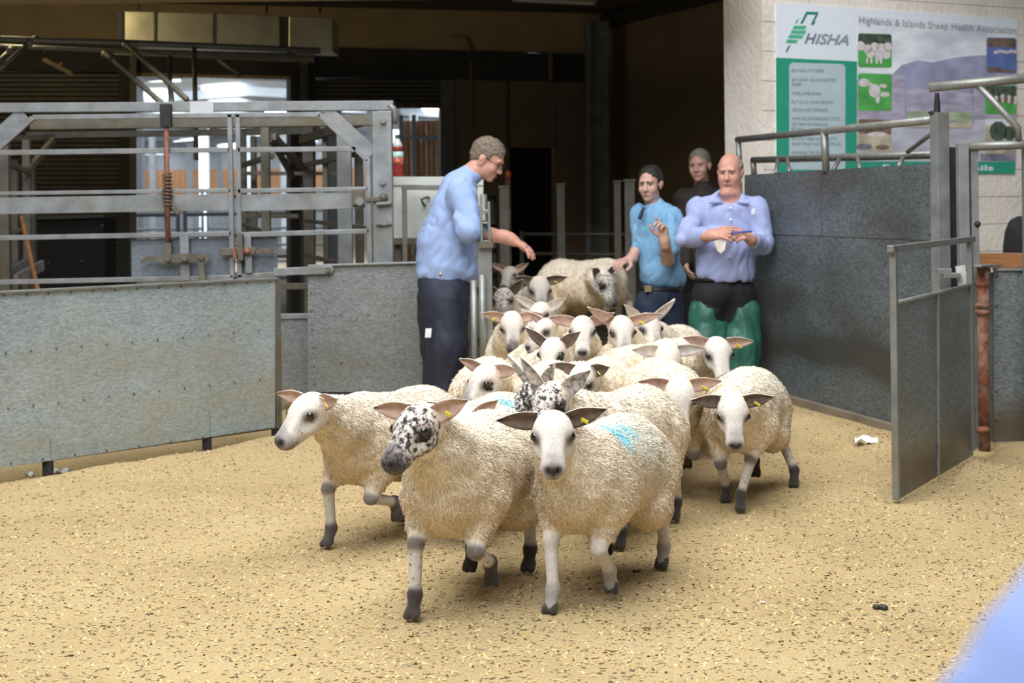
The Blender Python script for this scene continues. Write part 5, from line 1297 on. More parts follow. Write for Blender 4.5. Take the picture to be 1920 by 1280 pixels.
sheep('cream sheep with a small blue mark, its head hidden behind the stout black-muzzled sheep', (-0.13, 6.05), 22, (868, 800, 5.68), 30, 30, 0.95, 0.012, 8000, ears=((0.6, -0.2), (0.5, 0)), eartag=(0, 0), marks=[mk(948, 752, 6.1, (0.06, 0.06, 0.05), BLUE, 0.8)], dirty=0.3)
sheep('white-faced sheep with lowered head beside the freckled outermost lamb', (0.70, 6.92), -4, (1274, 742, 6.42), 2, 52, 1.0, 0.010, 9000,
      feet=[(0.05, 0.09, 0.10), (0.26, -0.09, 0), (-0.34, 0.1, 0), (-0.2, -0.1, 0)], speck=0.0, muz=0.05, legdark=0.8, ears=((0.12, -0.1), (0.30, 0.0)), eartag=(1, 0), dirty=0.75)
sheep('freckle-faced lamb stepping out nearest the dark pen wall', (1.03, 6.70), 16, (1374, 772, 6.22), 3, 42, 0.97, 0.0095, 12000,
      feet=[(0.30, 0.02, 0.0), (0.12, -0.07, 0.0), (-0.28, 0.20, 0.0), (-0.22, 0.02, 0.05)], speck=0.27, muz=0.35, eyep=0.2, legdark=1.0, earcol='ear_dark', ears=((0.38, 0.1), (0.22, 0.1)), eartag=(1, 0), marks=[mk(1400, 722, 6.8, (0.14, 0.14, 0.05), TEAL, 0.5)], dirty=0.5)
sheep('cream sheep with a pale face and wide ears in front of the green leggings', (0.94, 7.92), -8, (1346, 660, 7.30), -8, 36, 1.0, 0.012, 6000, muz=0.1, ears=((0.16, 0.1), (0.35, 0.0)), eartag=(1, 0), earcol='ear_pink', dirty=0.25)
sheep('sheep with bowed white head and a red raddle mark on its back', (0.60, 7.80), -6, (1252, 674, 7.28), -4, 66, 1.0, 0.012, 6000, ears=((0.22, 0.0), (0.22, 0.0)), earcol='ear_out', eartag=(0, 0), marks=[mk(1305, 660, 7.9, (0.14, 0.2, 0.08), RED, 0.75)], dirty=0.25)
sheep('round-backed sheep with one tagged ear, directly behind the black-and-white speckled head', (0.38, 7.15), 22, (1092, 712, 6.78), 35, 45, 0.98, 0.012, 7000, ears=((0.45, 0.1), (0.2, 0)), eartag=(1, 0), dirty=0.2, earcol='ear_dark')
# third rank, entering the gate
sheep('grey-nosed sheep with long upswept ears among the flock at the gateway', (0.68, 8.42), 6, (1166, 618, 7.86), -6, 36, 1.0, 0.013, 4000, muz=0.7, eyep=0.45, speck=0.12, ears=((0.30, 0), (0.65, 0)), eartag=(1, 0), dirty=0.25, earL=0.16)
sheep('sheep with tall pricked ears in front of the young man', (0.95, 8.85), 14, (1216, 612, 8.28), -22, 36, 1.0, 0.013, 4000, muz=0.6, eyep=0.4, speck=0.22, ears=((1.0, 0), (0.75, 0)), eartag=(0, 0), earcol='ear_out', dirty=0.25, earL=0.15)
sheep('pure white-faced sheep looking straight ahead in the gateway', (0.36, 8.42), -2, (1092, 618, 7.86), 3, 32, 1.0, 0.013, 4000, muz=0.0, speck=0.0, ears=((0.45, 0), (0.25, 0)), earcol='ear_pink', eartag=(0, 0), dirty=0.25)
sheep('brown-eyed blotched sheep with horn-like ears just behind the speckled pair', (0.17, 7.92), -6, (1036, 660, 7.35), 22, 36, 0.96, 0.012, 5000, muz=0.3, eyep=0.6, speck=0.22, ears=((0.62, -0.1), (0.85, -0.1)), earcol='ear_dark', eartag=(0, 0), marks=[mk(1085, 672, 7.9, (0.12, 0.2, 0.06), TEAL, 0.5)], dirty=0.25)
sheep('sheep with turned grey-dappled head squeezed in the middle of the gateway', (0.10, 8.62), 6, (1022, 618, 8.02), 55, 28, 0.90, 0.013, 3500, speck=0.25, eyep=0.4, muz=0.3, ears=((0.5, 0), (0.5, 0)), eartag=(0, 0))
sheep('black-nosed white-browed sheep hugging the slotted gate post', (-0.02, 9.12), 0, (960, 610, 8.52), -4, 46, 1.0, 0.013, 3500, muz=1.0, speck=0.22, eyep=0.3, ears=((0.25, 0), (0.35, 0)), eartag=(0, 1), dirty=0.5)
sheep('pale sheep with raised nose at the back of the gateway crush', (0.28, 9.45), 14, (1012, 588, 8.88), 25, 24, 1.0, 0.013, 3500, ears=((0.5, 0), (0.6, 0)), eartag=(0, 0), earcol='ear_out', dirty=0.3)
sheep('sheep with a dark nose stripe walking up the alley below the outstretched hand', (0.16, 11.45), -2, (1012, 540, 10.85), -8, 42, 1.14, 0.014, 3000, muz=0.6, speck=0.1, ears=((0.28, 0), (0.30, 0)), eartag=(1, 0), earcol='ear_dark', dirty=0.6)
sheep('large grey-faced ewe leaping over the others below the young man\'s reaching hand', (0.56, 11.75), -40, (1132, 528, 11.15), -52, 50, 1.18, 0.017, 4000, muz=0.8, speck=0.36, eyep=0.5, legdark=1.0, ears=((0.8, -0.3), (0.5, -0.1)), earcol='ear_dark', eartag=(0, 0), dirty=0.7, lift=0.24, feet=[(0.34, 0.09, 0.10), (0.30, -0.09, 0.16), (-0.44, 0.10, 0.02), (-0.40, -0.10, 0.0)])
sheep('speckled sheep shadowed behind the slotted gate post', (0.01, 10.38), 10, (944, 560, 9.85), 10, 30, 1.0, 0.014, 2500, speck=0.36, muz=0.6, ears=((0.9, 0), (0.5, 0)), eartag=(0, 0), earcol='ear_dark', dirty=0.8)
sheep('rearmost dim sheep deep in the alley behind the gate', (0.06, 12.9), 10, (955, 515, 12.3), 20, 25, 1.0, 0.015, 2000, ears=((0.5, 0), (0.5, 0)), eartag=(0, 0), dirty=0.9)
# ------------------------------------------------------------------ people
mat('skin', (0.56, 0.33, 0.25), 0.6, 0, 0.12, 25, 0.1, 120); mat('skin_ruddy', (0.56, 0.29, 0.225), 0.55, 0, 0.14, 25, 0.1, 120); mat('skin_young', (0.58, 0.36, 0.28), 0.55, 0, 0.10, 25, 0.1, 120)
mat('lips', (0.36, 0.14, 0.12), 0.5); mat('eye_white', (0.22, 0.17, 0.15), 0.3); mat('iris', (0.03, 0.025, 0.02), 0.2); mat('brow_grey', (0.20, 0.16, 0.12), 0.9); mat('nail', (0.62, 0.42, 0.36), 0.4)
mat('hair_grey_brown', (0.21, 0.165, 0.13), 0.8, 0, 0.5, 60, 0.6, 150, stretch=(1, 1, 3)); mat('hair_dark', (0.025, 0.02, 0.018), 0.6, 0, 0.3, 60, 0.5, 150); mat('hair_grey', (0.27, 0.24, 0.20), 0.8, 0, 0.4, 60, 0.6, 150)
mat('shirt_blue', (0.29, 0.395, 0.66), 0.85, 0, 0.05, 6, 0.12, 250); mat('shirt_sky', (0.20, 0.40, 0.64), 0.85, 0, 0.05, 6, 0.12, 250); mat('shirt_lilac', (0.35, 0.41, 0.68), 0.85, 0, 0.04, 6, 0.12, 250)
mat('shirt_cobalt', (0.25, 0.33, 0.60), 0.9, 0, 0.04, 6, spec=0.1); mat('navy', (0.018, 0.022, 0.042), 0.75, 0, 0.2, 12, 0.1, 120); mat('black_trouser', (0.012, 0.012, 0.016), 0.8, 0, 0.2, 12); mat('green_chaps', (0.022, 0.115, 0.085), 0.5, 0, 0.2, 8, 0.15, 40); mat('jeans', (0.016, 0.028, 0.062), 0.8, 0, 0.3, 14); mat('boot', (0.02, 0.018, 0.015), 0.5, 0, 0.3, 14)
mat('jacket', (0.03, 0.024, 0.022), 0.85, 0, 0.3, 10); mat('belt', (0.015, 0.01, 0.008), 0.4); mat('buckle', (0.5, 0.42, 0.25), 0.3, 0.8); mat('lens', (0.35, 0.37, 0.38), 0.1, 0.2); mat('pen_blue', (0.02, 0.10, 0.45), 0.3); mat('badge', (0.80, 0.82, 0.85), 0.5); mat('shirt_button', (0.75, 0.78, 0.86), 0.3)
mat('notebook', (0.68, 0.62, 0.55), 0.7); mat('tie', (0.012, 0.018, 0.03), 0.7); mat('emblem', (0.10, 0.50, 0.45), 0.7)

def hand(W, d, nrm, s_, curl, size=1.0, spread=0.25, point=None, thumb_up=0.5):
    """palm + five fingers: W wrist, d hand direction, nrm palm normal, s_ side of the thumb (+-1)"""
    d = unit(d); nrm = unit(np.array(nrm) - d * (np.array(nrm) @ d)); sd = np.cross(nrm, d) * s_
    pr = []; k = size
    kn = []
    for i, off in enumerate((0.030, 0.010, -0.010, -0.029)):
        kn.append(W + d * (0.092 - 0.006 * abs(i - 1.2)) * k + sd * off * k)
        pr.append((Cone(W + d * 0.018 * k + sd * off * 0.55 * k, kn[-1], 0.0165 * k, 0.0125 * k), 0.014, False))
    pr.append((Cone(W - d * 0.03 * k, W + d * 0.03 * k, 0.026 * k, 0.024 * k), 0.02, False))
    for i, (off, L) in enumerate(zip((0.030, 0.010, -0.010, -0.029), (0.072, 0.080, 0.075, 0.060))):
        c = curl[i] if isinstance(curl, (list, tuple)) else curl
        fd = unit(d + sd * spread * (1.2 - i) * 0.4)
        a = kn[i]; ang_ = 0.0; rr = 0.0098
        for seg, fr_ in enumerate((0.45, 0.31, 0.24)):
            ang_ += c * (0.8, 1.0, 0.7)[seg]
            v_ = fd * math.cos(ang_) + nrm * math.sin(ang_)
            b = a + v_ * L * fr_ * k
            pr.append((Cone(a, b, rr * k, (rr - 0.0012) * k), 0.006, False)); a = b; rr -= 0.0010
    tb = W + d * 0.030 * k + sd * 0.026 * k
    t1 = tb + unit(d * 0.6 + sd * 0.75 + nrm * thumb_up) * 0.042 * k; t2 = t1 + unit(d * 0.9 + sd * 0.25 + nrm * thumb_up) * 0.032 * k; t3 = t2 + unit(d * 0.95 + sd * 0.05 + nrm * thumb_up * 0.8) * 0.022 * k
    pr += [(Cone(tb, t1, 0.016 * k, 0.0125 * k), 0.012, False), (Cone(t1, t2, 0.0125 * k, 0.0105 * k), 0.006, False), (Cone(t2, t3, 0.0108 * k, 0.009 * k), 0.006, False)]
    return pr
def join_mesh(parts):
    vs, qs, n = [], [], 0
    for v, q in parts: vs.append(v); qs.append(q + n); n += len(v)
    return np.concatenate(vs), np.concatenate(qs)
def head_prims(c, fd, tilt=0.0, k=1.0, jaw=1.0):
    hf, hs, hu = frame(fd, roll=tilt); R = np.stack([hf, hs, hu], 1)
    H = lambda f, s_, u: c + (hf * f + hs * s_ + hu * u) * k
    pr = [(Ell(H(-0.012, 0, 0.045), npv(0.097, 0.075, 0.085) * k, R), 0.03, False), (Ell(H(0.030, 0, -0.025), npv(0.064, 0.060 * jaw, 0.088) * k, R), 0.03, False),
          (Ell(H(0.015, 0, -0.065), npv(0.062, 0.056 * jaw, 0.042) * k, R), 0.03, False), (Ell(H(0.068, 0, -0.096), npv(0.024, 0.026, 0.020) * k, R), 0.02, False),
          (Cone(H(0.086, 0, 0.012), H(0.108, 0, -0.028), 0.010 * k, 0.0145 * k), 0.012, False), (Cone(H(0.096, -0.012, -0.032), H(0.096, 0.012, -0.032), 0.010 * k, 0.010 * k), 0.008, False),
          (Cone(H(0.083, -0.040, 0.030), H(0.083, 0.040, 0.030), 0.011 * k, 0.011 * k), 0.015, False),
          (Cone(H(0.088, -0.016, -0.062), H(0.088, 0.016, -0.062), 0.0075 * k, 0.0075 * k), 0.008, False), (Cone(H(0.086, -0.014, -0.074), H(0.086, 0.014, -0.074), 0.0075 * k, 0.0075 * k), 0.008, False)]
    for s_ in (-1, 1):
        pr += [(Ell(H(0.055, 0.042 * s_, -0.028), npv(0.032, 0.024, 0.028) * k, R), 0.02, False), (Ell(H(-0.010, 0.076 * s_, -0.004), npv(0.022, 0.009, 0.034) * k, R), 0.008, False), (Ell(H(-0.018, 0.083 * s_, 0.004), npv(0.018, 0.009, 0.022) * k, R), 0.006, False),
               (Ell(H(0.098, 0.032 * s_, 0.008), npv(0.014, 0.018, 0.012) * k, R), 0.012, True)]
    return pr, H, R, (hf, hs, hu)
def add_face(parent, H, k, browm='brow_grey', eyes=True):
    for s_ in (-1, 1):
        small_ball('eye', H(0.0775, 0.032 * s_, 0.008), 0.0112 * k, 'eye_white', parent); small_ball('iris', H(0.0835, 0.032 * s_, 0.007), 0.0068 * k, 'iris', parent)
        v, q = run_field([(Cone(H(0.095, 0.014 * s_, 0.027), H(0.082, 0.052 * s_, 0.029), 0.0062 * k, 0.0045 * k), 0.005, False)], 0.003, 0.012); mesh_obj('eyebrow', v, q, browm, parent)
    v, q = run_field([(Cone(H(0.0935, -0.020, -0.066), H(0.0975, 0, -0.067), 0.0045 * k, 0.006 * k), 0.005, False), (Cone(H(0.0975, 0, -0.067), H(0.0935, 0.020, -0.066), 0.006 * k, 0.0045 * k), 0.005, False)], 0.003, 0.012)
    mesh_obj('lips', v, q, 'lips', parent)
def hair_mesh(parent, H, R, c, k, m, top=1.0, hairline=0.055, back=-0.07, sides=True, bald=False, wave=0.006, seed=3):
    hf = R[:, 0]
    pr = [(Ell(H(-0.018, 0, 0.048), npv(0.106, 0.083, 0.094) * k * top, R), 0.02, False), (Ell(H(-0.058, 0, 0.004), npv(0.056, 0.070, 0.070) * k, R), 0.03, False)]
    for s_ in (-1, 1): pr.append((Cone(H(0.028, 0.067 * s_, 0.045), H(0.026, 0.066 * s_, 0.005), 0.010 * k, 0.005 * k), 0.01, False))
    # carve the face, the ears and (for a bald crown) the top
    pr.append((Ell(H(0.135, 0, -0.055 + hairline), npv(0.092, 0.088, 0.085) * k, R), 0.010, True)); pr.append((Ell(H(0.105, 0, -0.06), npv(0.082, 0.10, 0.10) * k, R), 0.010, True))
    for s_ in (-1, 1): pr.append((Ell(H(0.008, 0.085 * s_, -0.03), npv(0.034, 0.03, 0.046) * k, R), 0.008, True))
    for s_ in (-1, 1): pr.append((Ell(H(0.072, 0.075 * s_, 0.012), npv(0.050, 0.042, 0.062) * k, R), 0.008, True))
    pr.append((Ell(H(0.0, 0, -0.14), npv(0.14, 0.12, 0.075) * k, R), 0.012, True))
    if bald: pr.append((Ell(H(0.03, 0, 0.135), npv(0.17, 0.105, 0.115) * k, R), 0.01, True))
    v, q = run_field(pr, 0.005, 0.02, lambda p: (n3(p @ R * npv(0.6, 1.6, 1.0), 70, seed) - 0.5) * wave * 2)
    o = mesh_obj('hair', v, q, m, parent)
    nr = vert_normals(v, q); n_ = 2600 if not bald else 900
    out = ((v - c) * nr).sum(1) > 0
    fa = np.linalg.norm(np.cross(v[q[:, 2]] - v[q[:, 0]], v[q[:, 3]] - v[q[:, 1]]), axis=1) * out[q].all(1)
    pk = RNG.choice(len(q), n_, p=fa / fa.sum()); base = v[q[pk]].mean(1) + RNG.normal(0, 0.002, (n_, 3)); nn = nr[q[pk]].mean(1); nn /= np.linalg.norm(nn, axis=1)[:, None]
    lie = R[:, 0] * 0.5 * np.sign(((base - c) @ R[:, 0]) + 0.03)[:, None] - R[:, 2] * 0.9 + RNG.normal(0, 0.35, (n_, 3))
    V, Q, _ = blades(base, nn, lie, RNG.uniform(0.010, 0.022, n_)[:, None] * k, RNG.uniform(0.0012, 0.0024, n_)[:, None], 0.22)
    stuff(mesh_obj('hair_strands', V, Q, m, o))
    return o
def folds(seed, amp=0.010, sc=9.0):
    """creases: ridged noise slanting across the cloth, coarse and fine"""
    def f(p):
        q = p + 0.04 * np.sin(p[:, [2, 0, 1]] * 9 + seed)
        a = n3(q * npv(1.0, 1.0, 0.55) + npv(0.5, 0.3, 0) * q[:, 2:3] * 0.5, sc * 0.8, seed)
        b = n3(q * npv(1.2, 1.2, 0.7), sc * 2.1, seed + 7)
        r = np.clip(1 - np.abs(a - 0.5) * 9, -0.4, 1); r2 = np.clip(1 - np.abs(b - 0.5) * 7, -0.4, 1)
        return 1.1 * amp * r + 0.5 * amp * r2 + (a - 0.5) * amp * 0.8 - amp * 0.25
    return f
class Person:
    def __init__(s, label, px, z, vox=0.009):
        g = P(px, 600, z); gz = -0.05 if z > 11.5 else float(ground_h(np.array([g.x]), np.array([z]))[0])
        s.z = z; s.o = npv(g.x, z, gz); s.root = thing('person', label, 'person', tuple(s.o)); s.vox = vox; s.body = []
    def j(s, px, py, dz=0.0):
        p = P(px, py, s.z + dz); return npv(*p) - s.o
    def foot(s, px, dz=0.0, h=0.09):
        p = s.j(px, 700, dz); p[2] = h; return p
    def cloth(s, name, prims, m, disp, vox=None, subs=()):
        v, q = run_field(list(prims) + list(subs), vox or s.vox, 0.03, disp); return mesh_obj(name, v, q, m, s.root)
    def finish(s, head, hands, skin, body):
        """one continuous body under the clothes: trunk and limbs, head, hands"""
        slim = [(Cone(d.a, d.b, d.r1 * 0.72, d.r2 * 0.72), k, s_) for d, k, s_ in body]
        parts = [run_field(slim, 0.014, 0.03)]
        parts.append(run_field(head, 0.0045, 0.02))
        for h in hands: parts.append(run_field(h, 0.0045, 0.02))
        v, q = join_mesh(parts)
        return mesh_obj('body', v, q, skin, s.root)
def limb(a, b, c, r1, r2, r3, k=0.02): return [(Cone(a, b, r1, r2), k, False), (Cone(b, c, r2, r3), k, False)]
def boots(pr, feet, fd):
    out = []
    for f in feet: out += [(Cone(f, f + npv(fd[0] * 0.17, fd[1] * 0.17, -0.045), 0.052, 0.036), 0.02, False), (Cone(f + npv(0, 0, 0.10), f - npv(fd[0] * 0.04, fd[1] * 0.04, 0.04), 0.055, 0.042), 0.02, False)]
    return out
BODYK = 0.03

# --- man in spectacles leaning over the flock ---------------------------------
p = Person('grey-haired man in spectacles and pale blue shirt leaning over with an outstretched arm', 832, 9.35)
J = p.j
hip = J(832, 512); chest = J(852, 405); neck = J(884, 326, 0.0); shN = J(866, 362, -0.20); shF = J(862, 358, 0.20)
elN = J(882, 432, -0.30); wrN = J(955, 447, -0.24); elF = J(872, 430, 0.26); wrF = J(880, 490, 0.20)
Rl = np.stack([unit(npv(1, 0, -0.25)), npv(0, 1, 0), unit(npv(0.25, 0, 1))], 1)
trunk = [(Ell(J(850, 398), npv(0.160, 0.205, 0.20), Rl), 0.08, False), (Ell(J(836, 462), npv(0.180, 0.190, 0.17), Rl), 0.08, False), (Ell(J(833, 505), npv(0.178, 0.195, 0.12)), 0.06, False), (Cone(shN, shF, 0.085, 0.085), 0.06, False), (Cone(J(858, 352), J(876, 334), 0.11, 0.072), 0.05, False)]
sleeveN = [(Cone(shN, elN, 0.090, 0.078), 0.04, False), (Cone(elN, elN * 0.82 + wrN * 0.18, 0.078, 0.066), 0.03, False)]
sleeveF = [(Cone(shF, elF, 0.085, 0.07), 0.04, False), (Cone(elF, wrF, 0.07, 0.05), 0.03, False)]
hem = [(Cone(J(833, 512), J(836, 500), 0.175, 0.19, ((0, 1, 0), 0.95)), 0.05, False), (Ell(J(870, 508), npv(0.115, 0.17, 0.085), Rl), 0.05, False)]
p.cloth('shirt', trunk + sleeveN + sleeveF + hem, 'shirt_blue', folds(21, 0.012, 8), 0.008, [(Ell(J(836, 575), npv(0.4, 0.4, 0.145), np.stack([unit(npv(1, 0, -0.28)), npv(0, 1, 0), unit(npv(0.28, 0, 1))], 1)), 0.01, True), (Ell(J(912, 322), npv(0.1, 0.1, 0.09)), 0.02, True)])
p.cloth('collar', [(Cone(J(868, 338), J(886, 325), 0.080, 0.070), 0.01, False)], 'shirt_blue', None, 0.006, [(Ell(J(905, 308), npv(0.1, 0.11, 0.07)), 0.01, True)])
fA, fB = p.foot(836, -0.12), p.foot(824, 0.14)
legs = [(Ell(J(832, 528), npv(0.172, 0.185, 0.14)), 0.06, False)]
for f, sgn, px in ((fA, -1, 836), (fB, 1, 824)):
    hp_ = J(px, 560, 0.10 * sgn); kn_ = J(px + 2, 650, 0.13 * sgn)
    legs += [(Cone(hp_, kn_, 0.150, 0.125), 0.05, False), (Cone(kn_, f + npv(0, 0, 0.0), 0.128, 0.115), 0.05, False)]
p.cloth('trousers', legs, 'navy', folds(33, 0.012, 6), 0.010)
p.cloth('boots', boots(None, [fA, fB], (1, -0.2)), 'boot', None, 0.010)
hd = unit(npv(0.88, -0.22, -0.52)); hc = J(914, 300)
hpr, H, R, _ = head_prims(hc, hd)
hpr.append((Cone(J(872, 336), J(898, 312), 0.070, 0.062), 0.03, False))
hN = hand(wrN, unit(J(1008, 474, -0.22) - wrN), npv(0.25, 0.2, -1), -1, [0.22, 0.30, 0.36, 0.40], 1.22, 0.5, thumb_up=0.35)
arm = [(Cone(elN, wrN, 0.056, 0.036), 0.03, False)]
p.finish(hpr, [hN + arm], 'skin_ruddy', [(Cone(hip, chest, 0.12, 0.12), BODYK, False), (Cone(chest, neck, 0.11, 0.06), BODYK, False), (Cone(shN, shF, 0.06, 0.06), BODYK, False), (Cone(npv(fA[0], fA[1], hip[2]), fA, 0.07, 0.05), BODYK, False), (Cone(npv(fB[0], fB[1], hip[2]), fB, 0.07, 0.05), BODYK, False)] + limb(shN, elN, elN * 0.7 + wrN * 0.3, 0.055, 0.05, 0.05) + limb(shF, elF, wrF, 0.055, 0.045, 0.035))
add_face(p.root, H, 1.0)
hair_mesh(p.root, H, R, hc, 1.0, 'hair_grey_brown', 1.03, 0.068, wave=0.007)
sp_ = MB()
for s_ in (-1, 1):
    c = H(0.108, 0.033 * s_, 0.004); u_, v_ = R[:, 1], R[:, 2]
    sp_.tube([Vector(c + u_ * 0.024 * math.cos(a) + v_ * 0.017 * math.sin(a)) for a in np.linspace(0, 2 * math.pi, 17)], 0.0022, 5)
    sp_.tube([Vector(H(0.106, 0.057 * s_, 0.008)), Vector(H(0.05, 0.078 * s_, 0.012)), Vector(H(-0.01, 0.082 * s_, 0.014))], 0.0024, 5)
sp_.tube([Vector(H(0.110, -0.010, 0.008)), Vector(H(0.110, 0.010, 0.008))], 0.0022, 5)
for v_ in range(len(sp_.v)): sp_.v[v_] = sp_.v[v_] + Vector(tuple(p.o))
sp_.build('spectacles', 'black_steel', p.root, smooth=True)
local_box('white_label', J(803, 624, -0.285), npv(1, 0, 0), npv(0, 1, 0), npv(0.1, 0, 1), (0.036, 0.006, 0.055), 'badge', p.root)
for i, t_ in enumerate((0,)): small_ball('pocket_button', J(826, 514, -0.19), 0.012, 'buckle', p.root)

# --- young man pointing ------------------------------------------------------
p = Person('dark-haired young man in sky-blue short sleeves, one finger raised', 1235, 10.95)
J = p.j
hip = J(1236, 545); chest = J(1232, 432); neck = J(1222, 384); shL = J(1202, 402, 0.10); shR = J(1262, 412, -0.16)
elR = J(1252, 487, -0.34); wrR = J(1246, 452, -0.50); elL = J(1196, 462, 0.0); wrL = J(1182, 487, -0.05)
R0 = np.stack([unit(npv(1, -0.45, 0)), unit(npv(0.45, 1, 0)), npv(0, 0, 1)], 1)
trunk = [(Ell(J(1233, 430), npv(0.172, 0.130, 0.185), R0), 0.07, False), (Ell(J(1236, 480), npv(0.160, 0.130, 0.17), R0), 0.07, False), (Ell(J(1238, 512), npv(0.165, 0.14, 0.12), R0), 0.06, False), (Cone(shL, shR, 0.072, 0.075), 0.06, False), (Cone(J(1232, 402), J(1224, 386), 0.105, 0.066), 0.05, False)]
slv = [(Cone(shR, elR * 0.75 + shR * 0.25, 0.080, 0.076), 0.04, False), (Cone(shL, elL, 0.072, 0.060), 0.04, False)]
p.cloth('shirt', trunk + slv + [(Ell(J(1262, 522), npv(0.10, 0.10, 0.08)), 0.05, False)], 'shirt_sky', folds(41, 0.013, 8), 0.008, [(Ell(J(1236, 580), npv(0.4, 0.4, 0.165)), 0.012, True), (Ell(J(1214, 374), npv(0.095, 0.1, 0.065)), 0.02, True)])
p.cloth('collar', [(Cone(J(1230, 396), J(1222, 384), 0.082, 0.066), 0.01, False)], 'shirt_sky', None, 0.006, [(Ell(J(1212, 368), npv(0.1, 0.12, 0.07)), 0.01, True)])
fA, fB = p.foot(1222, -0.06), p.foot(1256, 0.08)
legs = [(Ell(J(1238, 552), npv(0.162, 0.132, 0.13)), 0.05, False)]
for f, px, dz in ((fA, 1218, -0.05), (fB, 1258, 0.04)):
    legs += [(Cone(J(px, 575, dz), J(px, 655, dz - 0.02), 0.105, 0.085), 0.05, False), (Cone(J(px, 655, dz - 0.02), f, 0.085, 0.075), 0.05, False)]
p.cloth('jeans', legs, 'jeans', folds(43, 0.010, 8), 0.011)
p.cloth('belt', [(Ell(J(1238, 541), npv(0.172, 0.142, 0.030)), 0.01, False)], 'belt', None, 0.008)
local_box('buckle', J(1215, 541, -0.135), npv(1, 0, 0), npv(0, 1, 0), npv(0, 0, 1), (0.05, 0.02, 0.045), 'buckle', p.root)
p.cloth('boots', boots(None, [fA, fB], (-0.5, -0.86)), 'boot', None, 0.011)
hd = unit(npv(-0.42, -0.86, -0.10)); hc = J(1219, 346)
hpr, H, R, _ = head_prims(hc, hd, 0.0, 1.02, 0.95)
hpr.append((Cone(J(1228, 392, 0.03), J(1221, 368, 0.02), 0.062, 0.056), 0.03, False))
hR = hand(wrR, unit(npv(-0.12, -0.15, 1)), npv(-0.75, -0.6, -0.1), 1, [0.15, 0.85, 0.95, 1.0], 1.15, 0.2) + [(Cone(elR, wrR, 0.050, 0.033), 0.03, False)]
hL = hand(wrL, unit(J(1156, 492, -0.15) - wrL), npv(0.2, 0.4, -0.9), -1, 0.45, 1.12, 0.2) + [(Cone(elL, wrL, 0.045, 0.032), 0.03, False)]
p.finish(hpr, [hR, hL], 'skin_young', [(Cone(hip, chest, 0.11, 0.11), BODYK, False), (Cone(chest, neck, 0.10, 0.055), BODYK, False), (Cone(shL, shR, 0.055, 0.055), BODYK, False), (Cone(npv(fA[0], fA[1], hip[2]), fA, 0.07, 0.05), BODYK, False), (Cone(npv(fB[0], fB[1], hip[2]), fB, 0.07, 0.05), BODYK, False)] + limb(shR, elR, elR * 0.8 + wrR * 0.2, 0.052, 0.048, 0.047) + limb(shL, elL, elL * 0.8 + wrL * 0.2, 0.052, 0.045, 0.044))
add_face(p.root, H, 1.02, 'hair_dark')
hair_mesh(p.root, H, R, hc, 1.02, 'hair_dark', 1.02, 0.088, wave=0.006, seed=8)
v, q = run_field([(Cone(J(1206, 391, -0.10), J(1200, 408, -0.13), 0.012, 0.017, ((0, 1, 0), 1.6)), 0.01, False)], 0.006, 0.03); mesh_obj('dark_neck_flap', v, q, 'tie', p.root)
local_box('chest_emblem', J(1209, 428, -0.185), unit(npv(1, -0.45, 0)), unit(npv(0.45, 1, 0)), npv(0, 0, 1), (0.06, 0.008, 0.012), 'emblem', p.root)
small_ball('shirt_button', J(1193, 449, -0.14), 0.008, 'buckle', p.root)

# --- bald man by the sheeted wall --------------------------------------------
p = Person('bald man in lilac shirt and green leggings holding a pen', 1362, 10.0)
J = p.j
hip = J(1360, 545); chest = J(1366, 425); neck = J(1371, 372); shL = J(1312, 392, 0.02); shR = J(1418, 393, 0.0)
elL = J(1284, 446, -0.10); wrL = J(1332, 441, -0.30); elR = J(1432, 458, -0.08); wrR = J(1408, 449, -0.28)
trunk = [(Ell(J(1364, 425), npv(0.200, 0.140, 0.20)), 0.08, False), (Ell(J(1359, 478), npv(0.205, 0.170, 0.18)), 0.08, False), (Ell(J(1358, 512), npv(0.203, 0.160, 0.12)), 0.06, False), (Cone(shL, shR, 0.082, 0.082), 0.06, False), (Cone(J(1368, 392), J(1370, 374), 0.125, 0.080), 0.06, False)]
slv = [(Cone(shL, elL, 0.080, 0.066), 0.035, False), (Cone(elL, elL * 0.12 + wrL * 0.88, 0.068, 0.047), 0.025, False), (Cone(shR, elR, 0.078, 0.064), 0.035, False), (Cone(elR, elR * 0.15 + wrR * 0.85, 0.065, 0.046), 0.025, False)]
p.cloth('shirt', trunk + slv, 'shirt_lilac', folds(52, 0.013, 8), 0.008, [(Ell(J(1358, 572), npv(0.5, 0.5, 0.175)), 0.012, True), (Ell(J(1364, 366, -0.06), npv(0.085, 0.1, 0.055)), 0.02, True)])
p.cloth('collar', [(Cone(J(1368, 386), J(1371, 370), 0.100, 0.080), 0.01, False), (Cone(J(1352, 378, -0.09), J(1332, 379, -0.115), 0.018, 0.012), 0.01, False), (Cone(J(1384, 378, -0.09), J(1402, 380, -0.115), 0.018, 0.012), 0.01, False)], 'shirt_lilac', None, 0.006, [(Ell(J(1366, 362, -0.05), npv(0.092, 0.12, 0.075)), 0.01, True)])
fA, fB = p.foot(1336, -0.05), p.foot(1392, -0.05)
p.cloth('trousers', [(Ell(J(1358, 545), npv(0.195, 0.150, 0.13)), 0.05, False), (Cone(J(1330, 560), J(1330, 640), 0.115, 0.095), 0.05, False), (Cone(J(1386, 560), J(1388, 640), 0.115, 0.095), 0.05, False)], 'black_trouser', folds(55, 0.010, 7), 0.011)
lg_ = []
